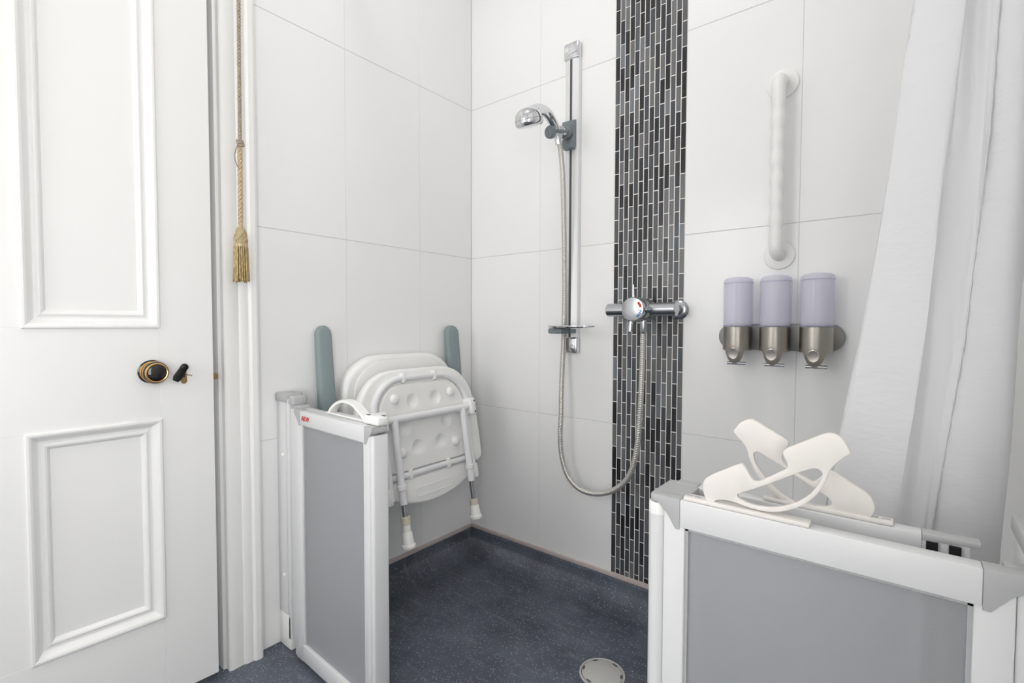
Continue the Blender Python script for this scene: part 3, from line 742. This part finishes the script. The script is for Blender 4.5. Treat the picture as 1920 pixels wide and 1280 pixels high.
# black seals visible at the end of the rear leaf
for x_ in (1.4385, 1.4575):
    bm = new(); box(bm, x_-.005, x_+.005, -.7825, -.7788, .03, .6935, 0); finish(bm, 'seal', M['black'], parent=scrR, smooth=False)
# wall profile on the right-hand wall
bm = new(); box(bm, 1.5085, ROOM_X1-.0005, -.822, -.725, .002, .706, .003); finish(bm, 'wall_profile', M['alu_white'], parent=scrR)
bm = new(); box(bm, 1.506, ROOM_X1-.0005, -.828, -.719, .704, .724, .004, 2); finish(bm, 'profile_cap', M['cap_grey'], parent=scrR)
bm = new(); box(bm, 1.497, 1.5085, -.842, -.800, .02, .688, .003); finish(bm, 'hinge_profile', M['alu_white'], parent=scrR)
bm = new(); box(bm, 1.490, 1.512, -.840, -.806, .689, .700, .003); finish(bm, 'pivot_arm', M['cap_grey'], parent=scrR)
# crossed lift handles with crescent loops
def cropped(pts): return [(1300+a/4.8, 770+b/4.8) for a, b in pts]
front_o = [(200, 806), (180, 830), (160, 836), (128, 824), (100, 770), (84, 710), (85, 655), (105, 615), (160, 578), (290, 525), (415, 478), (445, 490), (470, 520), (520, 605), (545, 632), (575, 640), (620, 625), (740, 570), (830, 528), (846, 508), (843, 470), (820, 425), (806, 395), (812, 365), (850, 335), (1000, 275), (1165, 212), (1245, 203), (1320, 235), (1375, 300), (1412, 375), (1405, 395), (1350, 425), (1280, 480), (1225, 545), (1200, 610), (1150, 710), (1070, 795), (960, 865), (830, 902), (700, 912), (570, 893), (450, 855), (340, 815), (265, 801)]
front_h = [(395, 752), (560, 700), (760, 628), (940, 560), (1050, 526), (1110, 522), (1152, 548), (1160, 590), (1130, 655), (1050, 750), (940, 820), (800, 862), (660, 868), (520, 842), (430, 800)]
rear_o = [(362, 192), (385, 150), (430, 100), (500, 76), (550, 86), (640, 140), (760, 214), (838, 262), (856, 292), (845, 325), (815, 375), (795, 420), (800, 450), (830, 490), (900, 540), (1000, 600), (1060, 638), (1100, 632), (1150, 588), (1200, 548), (1255, 545), (1400, 640), (1530, 722), (1600, 780), (1632, 850), (1630, 910), (1590, 965), (1550, 1005), (1515, 1012), (1490, 990), (1460, 955), (1390, 930), (1280, 912), (1180, 914), (1050, 895), (930, 868), (820, 820), (720, 750), (620, 640), (550, 540), (500, 420), (478, 335), (430, 272)]
rear_h = [(540, 400), (552, 376), (580, 368), (640, 402), (760, 475), (880, 560), (1020, 655), (1150, 735), (1230, 800), (1245, 840), (1210, 862), (1120, 862), (1000, 845), (900, 815), (800, 755), (700, 665), (620, 570), (560, 480)]
for oo, hh, yf in ((front_o, front_h, -.8400), (rear_o, rear_h, -.7765)):
    def to(pts):
        r_ = []
        for a, b in cropped(pts):
            p = at(a, b, 1, yf); r_.append((p.x, p.z))
        return [(q.x, q.y) for q in catmull([(u, v, 0) for u, v in r_], 2, True)]
    bm = new(); plate(bm, to(oo), .0075, [to(hh)], .0012, 2, lambda u, v, w: (u, yf+w, v))
    h_ = finish(bm, 'lift_handle', M['cream_plastic'], parent=scrR, angle=40); h_['label'] = 'off-white lift handle with a crescent loop'
for x0, x1, y0, y1, sx in ((1.186, 1.330, -.8445, -.8265, 1.192), (1.268, 1.4045, -.7785, -.7615, 1.398)):
    bm = new(); box(bm, x0, x1, y0, y1, .7002, .7055, .0015); hb = finish(bm, 'handle_base', M['cream_plastic'], parent=scrR)
    for k in (0, 1):
        cx = sx + (.010*k if sx < 1.3 else -.012*k)
        bm = new(); box(bm, cx-.004, cx+.004, (y0+y1)/2-.0025, (y0+y1)/2+.0025, .7053, .7059); finish(bm, 'slot', M['cap_grey'], parent=hb, smooth=False)

# ================================================================== SHOWER
RX = .492
rail = thing('shower_riser_rail', 'tall aluminium riser rail with slider and soap dish on the white tiles', 'shower rail', (RX, 0, .83))
bm = new(); prof_ = [(-.029, -.0005), (-.029, -.010), (-.026, -.016), (-.018, -.020), (-.006, -.022), (-.005, -.016), (.003, -.016), (.004, -.022), (.018, -.020), (.026, -.016), (.029, -.010), (.029, -.0005)]
extrude_profile(bm, prof_, .885, 1.845, lambda u, v, w: (RX+u, v, w)); finish(bm, 'rail_profile', M['alu'], parent=rail, angle=20)
bm = new(); box(bm, RX-.0052, RX+.0032, -.0205, -.0155, .885, 1.845); finish(bm, 'rail_slot', M['slot_dark'], parent=rail, smooth=False)
bm = new(); box(bm, RX-.030, RX+.030, -.0245, -.0005, 1.838, 1.896, .006, 3); finish(bm, 'end_cap', M['chrome'], parent=rail)
bm = new(); box(bm, RX-.030, RX+.030, -.0245, -.0005, .832, .888, .006, 3); finish(bm, 'end_cap', M['chrome'], parent=rail)
# slider
bm = new(); plate(bm, [(-.050, 1.602), (-.046, 1.622), (-.020, 1.632), (-.020, 1.545), (-.024, 1.531), (-.046, 1.531), (-.050, 1.552), (-.040, 1.572), (-.050, 1.59)], .042, (), .003, 2, lambda u, v, w: (RX-.021+w, u, v)); sl = finish(bm, 'slider', M['holder_grey'], parent=rail)
bm = new(); lathe(bm, [(.017, 0), (.021, .004), (.021, .020), (.017, .026)], (RX, -.046, 1.580), (0, -1, 0), 28); finish(bm, 'slider_boss', M['holder_grey'], parent=sl)
bm = new(); lathe(bm, [(.0165, 0), (.0185, .003), (.0185, .016), (.0165, .018)], (RX, -.072, 1.576), (0, -1, -.12), 28); finish(bm, 'pivot_ring', M['chrome'], parent=sl)
bm = new()
for sx_ in (-1, 1): tube(bm, [(RX+sx_*.0165, -.078, 1.574), (RX+sx_*.0205, -.098, 1.568), (RX+sx_*.0205, -.120, 1.562), (RX+sx_*.015, -.136, 1.558)], .0055, 10)
lathe(bm, [(.010, 0), (.017, .006), (.0205, .012), (.0205, .020), (.016, .026), (.006, .028)], (RX, -.131, 1.558), (0, -1, -.2), 28); finish(bm, 'handset_cradle', M['holder_grey'], parent=sl)
bm = new(); lathe(bm, [(.0145, 0), (.0165, .004), (.0155, .012)], (RX, -.1245, 1.559), (0, -1, -.2), 24); finish(bm, 'cradle_insert', M['white_plastic'], parent=sl)
# soap dish on the rail
dc = Vector((.541, -.0935, .919))
bm = new(); lathe(bm, [(.0, .0), (.70, .0), (.93, .002), (1.0, .006), (1.0, .008), (.95, .0085), (.80, .0045), (0, .004)], dc, (0, 0, 1), 48, sx=.043, sy=.088)
dish = finish(bm, 'soap_dish', M['chrome'], parent=rail)
bm = new(); box(bm, RX-.036, RX+.020, -.105, -.052, .900, .9185, .005, 2); box(bm, RX+.000, RX+.026, -.056, -.0205, .902, .9165, .002, 1); finish(bm, 'dish_bracket', M['holder_grey'], parent=dish)

head = thing('hand_shower', 'chrome handset shower head held in the grey slider', 'shower head', (RX, -.10, 1.54))
hc = Vector((RX, -.264, 1.556)); ha = Vector((0, -math.sin(math.radians(20)), math.cos(math.radians(20))))
bm = new(); lathe(bm, [(.0, -.021), (.026, -.0208), (.035, -.0195), (.0405, -.0155), (.0430, -.0095), (.0436, -.004), (.0430, .0)], hc, ha, 48); lo = finish(bm, 'spray_ring', M['chrome'], parent=head)
bm = new(); lathe(bm, [(.0430, .0008), (.0418, .009), (.038, .0185), (.031, .0265), (.021, .0325), (.010, .0355), (0, .036)], hc, ha, 48, cap=False); finish(bm, 'head_dome', M['chrome'], parent=head)
bm = new(); lathe(bm, [(.0426, -.001), (.0426, .002)], hc, ha, 48, cap=False); finish(bm, 'head_seam', M['slot_dark'], parent=head)
bm = new(); arm = catmull([(RX, -.266, 1.566), (RX, -.244, 1.583), (RX, -.216, 1.6015), (RX, -.186, 1.609), (RX, -.157, 1.6045), (RX, -.131, 1.589), (RX, -.113, 1.570), (RX, -.102, 1.550), (RX, -.096, 1.530)], 6)
tube(bm, arm, lambda t: .026-.0085*min(1, t/.35) if t < .35 else .0175-.0057*(t-.35)/.65, 20); finish(bm, 'handle', M['chrome'], parent=head)

# hose: ribbed metal spiral
hp_ = [(RX, -.0955, 1.536), (.4955, -.088, 1.50), (.499, -.080, 1.40), (.494, -.062, 1.20), (.483, -.042, 1.02), (.479, -.0375, .946), (.477, -.0375, .855), (.482, -.055, .72), (.489, -.068, .62), (.4885, -.072, .55), (.495, -.070, .475), (.520, -.068, .412), (.565, -.066, .378), (.626, -.066, .3755), (.690, -.067, .402), (.741, -.070, .455), (.768, -.074, .535), (.780, -.076, .652), (.786, -.078, .78), (.788, -.078, .905)]
path = catmull(hp_, 10)
# resample evenly
acc = [0]
for a, b in zip(path, path[1:]): acc.append(acc[-1]+(b-a).length)
tot = acc[-1]; n_ = int(tot/.0014); rs = []; j = 0
for i in range(n_+1):
    s = tot*i/n_
    while j < len(acc)-2 and acc[j+1] < s: j += 1
    f = (s-acc[j])/max(1e-9, acc[j+1]-acc[j]); rs.append(path[j].lerp(path[min(j+1, len(path)-1)], f))
bm = new(); cnt = {'i': 0}
tube(bm, rs, lambda t: (.0087, .0090, .0087, .0077)[int(round(t*n_)) % 4], 14)
hose = finish(bm, 'shower_hose', M['hose'], origin=(.64, -.07, .376), angle=80); tag(hose, 'ribbed chrome shower hose looping from the mixer up to the handset', 'hose')

valve = thing('shower_mixer_valve', 'chrome bar mixer valve with round temperature dial on the dark mosaic', 'shower valve', (.78, 0, .977))
VZ = .977
bm = new(); lathe(bm, [(.018, 0), (.0205, .002), (.0205, .219), (.019, .221)], (.888, -.072, VZ), (-1, 0, 0), 32); finish(bm, 'valve_bar', M['satin'], parent=valve)
bm = new(); lathe(bm, [(.026, 0), (.033, .004), (.0352, .012), (.0352, .050)], (.778, -.028, VZ), (0, -1, 0), 40); finish(bm, 'valve_body', M['satin'], parent=valve)
bm = new(); lathe(bm, [(.0350, 0), (.0362, .002), (.0362, .010), (.0350, .012)], (.778, -.079, VZ), (0, -1, 0), 40); lathe(bm, [(.0350, 0), (.0362, .002), (.0362, .008), (.0350, .010)], (.778, -.0925, VZ), (0, -1, 0), 40); finish(bm, 'flow_ring', M['satin'], parent=valve)
bm = new(); lathe(bm, [(.0345, 0), (.0365, .003), (.0365, .026), (.0340, .031), (.020, .0335), (0, .034)], (.778, -.1035, VZ), (0, -1, 0), 40); dial = finish(bm, 'temperature_dial', M['satin'], parent=valve)
def arcpatch(bm, a0, a1, r0, r1):
    n = 8; V = []
    for k in range(n+1):
        a = math.radians(a0+(a1-a0)*k/n)
        V.append([bm.verts.new((.778+r*math.cos(a), -.1372+(.0008 if r > .027 else 0), VZ+r*math.sin(a))) for r in (r0, r1)])
    for p, q in zip(V, V[1:]): bm.faces.new([p[0], p[1], q[1], q[0]])
bm = new(); arcpatch(bm, 10, 48, .0235, .0305); finish(bm, 'hot_mark', M['red'], parent=dial, smooth=False)
bm = new()
for k in range(4): arcpatch(bm, -8-k*13, -16-k*13, .0235, .0305)
finish(bm, 'cold_mark', M['blue'], parent=dial, smooth=False)
bm = new(); tube(bm, [(.766, -.100, VZ+.030), (.765, -.100, VZ+.045), (.766, -.102, VZ+.075)], lambda t: .0055-.0035*t, 12); finish(bm, 'flow_lever', M['chrome'], parent=valve)
bm = new(); tube(bm, [(.762, -.104, VZ-.028), (.760, -.106, VZ-.050), (.759, -.106, VZ-.066)], .0065, 14); finish(bm, 'dial_lever', M['chrome'], parent=valve)
bm = new(); lathe(bm, [(.012, 0), (.0125, .010), (.0105, .012), (.0105, .046), (.009, .050)], (.788, -.076, VZ-.020), (0, 0, -1), 24); finish(bm, 'hose_connector', M['satin'], parent=valve)
for x_ in (.700, .868):
    bm = new(); lathe(bm, [(.030, 0), (.030, .003), (.025, .008), (.016, .010), (.016, .058)], (x_, -.0006, VZ), (0, -1, 0), 28); finish(bm, 'wall_flange', M['satin'], parent=valve)

# ================================================================== GRAB RAIL
grab = thing('grab_rail', 'white fluted vertical grab rail above the soap dispenser', 'grab rail', (1.138, 0, 1.08))
GX = 1.138
for z_ in (1.570, 1.119):
    bm = new(); lathe(bm, [(.037, 0), (.0385, .002), (.0375, .006), (.030, .0085), (.017, .0095)], (GX, -.0003, z_), (0, -1, 0), 40); finish(bm, 'wall_flange', M['white_plastic'], parent=grab, angle=50)
for z0, sg in ((1.570, -1), (1.119, 1)):
    bm = new(); tube(bm, catmull([(GX, -.006, z0), (GX, -.026, z0), (GX, -.043, z0+sg*.006), (GX, -.049, z0+sg*.022), (GX, -.049, z0+sg*.060)], 6), .0165, 20); finish(bm, 'elbow', M['white_plastic'], parent=grab, angle=50)
bm = new(); nb = 80
tube(bm, [(GX, -.049, 1.512-(1.512-1.178)*i/nb) for i in range(nb+1)], lambda t: 0.0158+.0016*math.cos(t*2*math.pi*6.5), 20); finish(bm, 'fluted_bar', M['white_plastic'], parent=grab, angle=80)

# ================================================================== SOAP DISPENSER
disp = thing('soap_dispenser', 'triple wall soap dispenser with lavender bottles on steel holders', 'soap dispenser', (1.14, 0, .82))
bm = new(); plate(bm, rrect(.990, 1.291, .864, .935, .0352, 8), .018, (), .003, 2, lambda u, v, w: (u, -.0008-w, v)); finish(bm, 'wall_bracket', M['steel_plate'], parent=disp)
for ux in (1.049, 1.141, 1.234):
    r0, cy = .0372, -.050
    # steel shell: half-round front running down into a rounded tongue
    bm = new(); n = 28; rows = []
    zt, zb = .9265, .862
    for k in range(n+1):
        a = math.radians(-172+164*k/n)      # front half
        x, y = r0*math.cos(a), r0*math.sin(a)
        tongue = .862-.034*max(0, 1-(x/.0225)**2)**.5 if abs(x) < .0225 else .862
        if abs(x) >= .0225: tongue = .862+ .004*min(1, (abs(x)-.0225)/.012)
        rows.append([(ux+x, cy+y*(1 if z > .862 else 1-.25*(.862-z)/.034), z) for z in [zt, .905, .88, .864] + [.864+(tongue-.864)*q for q in (.35, .7, 1)]])
    V = [[bm.verts.new(p) for p in row] for row in rows]
    for a, b in zip(V, V[1:]):
        for j in range(6): bm.faces.new([a[j], a[j+1], b[j+1], b[j]])
    r_ = bmesh.ops.solidify(bm, geom=list(bm.faces), thickness=.0016)
    sh = finish(bm, 'steel_holder', M['steel'], parent=disp, angle=60)
    bm = new(); lathe(bm, [(r0-.003, .866), (r0-.0025, .9255)], (ux, cy, 0), (0, 0, 1), 32); finish(bm, 'holder_core', M['slot_dark'], parent=sh)
    bm = new(); lathe(bm, [(.0125, 0), (.0130, .0012), (.0118, .0026), (.007, .0016), (0, .0012)], (ux-.001, -.0872, .8555), (0, -1, -.18), 28, sx=1, sy=1.22); finish(bm, 'push_button', M['steel'], parent=sh)
    bm = new(); tube(bm, [(ux+.004, -.070, .842), (ux+.004, -.072, .829)], .003, 10); tube(bm, [(ux-.019, -.073, .828), (ux+.027, -.073, .828)], .0048, 10); finish(bm, 'dispensing_lever', M['chrome'], parent=sh)
    # bottle
    bm = new(); lathe(bm, [(r0-.0015, 0), (r0-.0006, .004), (r0, .012), (r0, .113), (r0-.0006, .1165), (r0-.0028, .1165), (r0-.0028, .010), (r0-.004, .0016)], (ux, cy, .9275), (0, 0, 1), 40, cap=False)
    V = [v for v in bm.verts]; bot = finish(bm, 'bottle', M['chamber'], parent=disp)
    bm = new(); lathe(bm, [(r0, 0), (r0+.0003, .004), (r0-.002, .010), (r0-.008, .0148), (r0-.018, .0165), (0, .017), (0, .0150), (r0-.018, .0146), (r0-.009, .0128), (r0-.0035, .009), (r0-.0022, 0)], (ux, cy, 1.0445), (0, 0, 1), 40, cap=False); finish(bm, 'lid', M['chamber'], parent=bot)
    bm = new(); lathe(bm, [(r0+.0004, 0), (r0+.0004, .0012)], (ux, cy, 1.0436), (0, 0, 1), 40, cap=False); finish(bm, 'lid_seam', M['chamber_edge'], parent=bot); bm = new(); lathe(bm, [(r0+.0002, 0), (r0+.0002, .0022)], (ux, cy, .9285), (0, 0, 1), 40, cap=False); finish(bm, 'bottle_rim', M['chamber_edge'], parent=bot)
    bm = new(); lathe(bm, [(r0-.0035, 0), (r0-.0035, .0016), (r0-.010, .003), (0, .0035)], (ux, cy, .9285), (0, 0, 1), 32); finish(bm, 'bottle_floor', M['chamber'], parent=bot)

# ================================================================== CURTAIN
bm = new(); tube(bm, [(.0005, -.62, 2.12), (ROOM_X1-.0005, -.62, 2.12)], .011, 16)
tag(finish(bm, 'curtain_rail', M['alu_white'], origin=(.78, -.62, 2.12)), 'white curtain rail across the shower above the curtain', 'rail')
NZ = 70; ZB, ZTc = .10, 2.10
def interp(xs, ys, x):
    return float(np.interp(x, xs, ys))
bm = new(); rows = []
# fold line positions (x at several heights) and depth
zk = [.10, .64, .91, 1.18, 1.38, 2.10]
key = [  # (x at zk heights), y at top, y at bottom
    ([1.245, 1.317, 1.357, 1.389, 1.408, 1.455], -.604, -.600),
    ([1.262, 1.330, 1.366, 1.396, 1.414, 1.459], -.612, -.608),
    ([1.345, 1.395, 1.423, 1.445, 1.457, 1.483], -.622, -.624),
    ([1.360, 1.405, 1.431, 1.450, 1.4615, 1.487], -.616, -.620),
    ([1.376, 1.418, 1.445, 1.464, 1.472, 1.496], -.607, -.611),
    ([1.395, 1.432, 1.460, 1.478, 1.485, 1.506], -.609, -.614),
    ([1.405, 1.442, 1.470, 1.487, 1.493, 1.511], -.612, -.617),
    ([1.460, 1.484, 1.500, 1.512, 1.517, 1.528], -.618, -.624),
    ([1.500, 1.509, 1.518, 1.528, 1.532, 1.540], -.608, -.605),
    ([1.505, 1.514, 1.523, 1.534, 1.540, 1.546], -.575, -.570),
    ([1.480, 1.495, 1.507, 1.519, 1.526, 1.536], -.545, -.540),
    ([1.425, 1.455, 1.478, 1.497, 1.506, 1.520], -.555, -.550),
]
for i in range(NZ+1):
    z = ZB+(ZTc-ZB)*i/NZ; t = (z-ZB)/(ZTc-ZB)
    pts = [Vector((interp(zk, k_[0], z), k_[2]+(k_[1]-k_[2])*t, z)) for k_ in key]
    cpts = catmull(pts, 6)
    for j, p in enumerate(cpts):
        p.y += .0016*math.sin(9*z+j*.6)+.0012*math.sin(23*z+j*.35)
        p.x += .0012*math.sin(13*z+j*.2)
    rows.append([bm.verts.new(p) for p in cpts])
for a, b in zip(rows, rows[1:]):
    for k in range(len(a)-1): bm.faces.new([a[k], a[k+1], b[k+1], b[k]])
cur = tag(finish(bm, 'shower_curtain', M['fabric'], origin=(1.42, -.6, .1), angle=60), 'white fabric shower curtain gathered beside the right-hand wall', 'curtain')
# puckered stitched seam
def seam(kidx, off, name):
    bm = new(); ptsS = []
    for i in range(0, 261):
        z = ZB+(ZTc-ZB)*i/260; t = (z-ZB)/(ZTc-ZB); k_ = key[kidx]
        x = interp(zk, k_[0], z); y = k_[2]+(k_[1]-k_[2])*t
        ptsS.append(Vector((x+off, y-.0006, z)))
    tube(bm, ptsS, lambda t: .0017+.0006*math.sin(t*900)+.0005*math.sin(t*331), 8, rx=1.6, ry=.6)
    finish(bm, name, M['fabric'], parent=cur, angle=80)
seam(6, 0, 'stitched_seam'); seam(0, .001, 'stitched_hem')

# ================================================================== PULL CORD
pc = Vector((.062, -.9285, 1.04))
cord = thing('pull_cord', 'light pull cord with a gold tassel hanging by the door frame', 'pull cord', pc)
def twist(bm, p0, p1, r, pitch, strands=3, seg=7):
    p0 = Vector(p0); p1 = Vector(p1); L_ = (p1-p0).length; d = (p1-p0)/L_; x, y = frame_at(p0, d); n = int(L_/.003)
    for s in range(strands):
        pts = []
        for i in range(n+1):
            l = L_*i/n; a = 2*math.pi*(l/pitch+s/strands); pts.append(p0+d*l+x*(r*.52*math.cos(a))+y*(r*.52*math.sin(a)))
        tube(bm, pts, r*.56, seg)
kn = Vector((.062, -.9265, 1.395)); th_ = Vector((.062, -.9285, 1.178)); tp = Vector((.062, -.917, ROOM_H-.03))
bm = new(); twist(bm, kn, tp, .0046, .026); finish(bm, 'upper_cord', M['cord'], parent=cord, angle=80)
bm = new(); twist(bm, th_-Vector((0, 0, .01)), kn, .0060, .034); finish(bm, 'lower_cord', M['cord_gold'], parent=cord, angle=80)
bm = new()
for k in range(3):
    c = kn+Vector((0, .001*k, .003-.004*k)); ax = Vector((.3*(k-1), .4-.3*k, 1)).normalized(); x, y = frame_at(c, ax)
    tube(bm, [c+x*.0062*math.cos(2*math.pi*j/20)+y*.0062*math.sin(2*math.pi*j/20) for j in range(20)], .0036, 8, closed=True)
finish(bm, 'knot', M['cord'], parent=cord, angle=80)
bm = new(); tube(bm, catmull([kn+Vector((.004, -.005, -.002)), kn+Vector((.006, -.012, -.018)), kn+Vector((.006, -.016, -.040)), kn+Vector((.005, -.011, -.058)), kn+Vector((.003, -.003, -.068))], 6), .0014, 8); finish(bm, 'loose_string', M['cord'], parent=cord)
bm = new(); lathe(bm, [(.0055, .145), (.009, .140), (.0125, .128), (.0150, .113), (.0152, .106), (.0140, .101)], (pc.x, pc.y, 1.037), (0, 0, 1), 24)
finish(bm, 'tassel_head', M['tassel_green'], parent=cord)
bm = new()
for sgn in (-1, 1):
    for s in range(5):
        pts = []
        for i in range(13):
            t = i/12; r_ = interp([0, .3, .65, 1], [.0150, .0155, .0125, .0065], t)+.0006; a = 2*math.pi*(s/5+sgn*.32*t)
            pts.append((pc.x+r_*math.cos(a), pc.y+r_*math.sin(a), 1.140+.040*t))
        tube(bm, pts, .0013, 6)
finish(bm, 'net_weave', M['cord_gold'], parent=cord, angle=80)
bm = new(); lathe(bm, [(.0145, 0), (.0165, .001), (.0168, .009), (.0150, .010)], (pc.x, pc.y, 1.1285), (0, 0, 1), 28); finish(bm, 'tassel_band', M['cord_gold'], parent=cord)
bm = new()
for ring_r, nst in ((.0152, 22), (.0095, 12)):
    for k in range(nst):
        a = 2*math.pi*(k+random.random()*.3)/nst; e = .088+random.uniform(-.004, .003); sp = 1.20+random.uniform(-.05, .08)
        x0, y0 = ring_r*math.cos(a), ring_r*math.sin(a)
        twp = [(pc.x+x0*(1+(sp-1)*t), pc.y+y0*(1+(sp-1)*t), 1.129-e*t) for t in (0, .33, .66, 1)]
        tube(bm, twp, lambda t: .0021, 7)
fg = finish(bm, 'tassel_fringe', M['fringe'], parent=cord, angle=80)
bm = new(); lathe(bm, [(.042, 0), (.042, .012), (.036, .028), (.012, .031)], (.062, -.917, ROOM_H), (0, 0, -1), 32); finish(bm, 'ceiling_switch', M['white_plastic'], parent=cord)

# ================================================================== FLOOR DRAIN
dr0 = at(1129, 1262, 2, .002)
drain = thing('floor_drain', 'round pale grey drain cover set in the dark vinyl floor', 'drain', (dr0.x, dr0.y, 0))
bm = new(); lathe(bm, [(.056, .0005), (.0605, .0005), (.060, .0030), (.0575, .0042), (.0555, .0036), (.0545, .0010), (.0545, .0005)], (dr0.x, dr0.y, 0), (0, 0, 1), 56, cap=False); finish(bm, 'rim', M['drain'], parent=drain)
bm = new(); lathe(bm, [(.0535, .0006), (.0535, .0028), (.0525, .0034), (0, .0036)], (dr0.x, dr0.y, 0), (0, 0, 1), 56); dcv = finish(bm, 'cover', M['drain'], parent=drain)
for a in (20, 75, 140, 195, 255, 320):
    bm = new(); c = Vector((dr0.x+.0500*math.cos(math.radians(a)), dr0.y+.0500*math.sin(math.radians(a)), .0036))
    lathe(bm, [(1, 0), (1, .0004)], c, (0, 0, 1), 16, sx=.0085, sy=.0028)
    R_m = Matrix.Translation(c) @ Matrix.Rotation(math.radians(a), 4, 'Z') @ Matrix.Translation(-c)
    for v in bm.verts: v.co = R_m @ v.co
    finish(bm, 'lifting_slot', M['slot_dark'], parent=dcv)
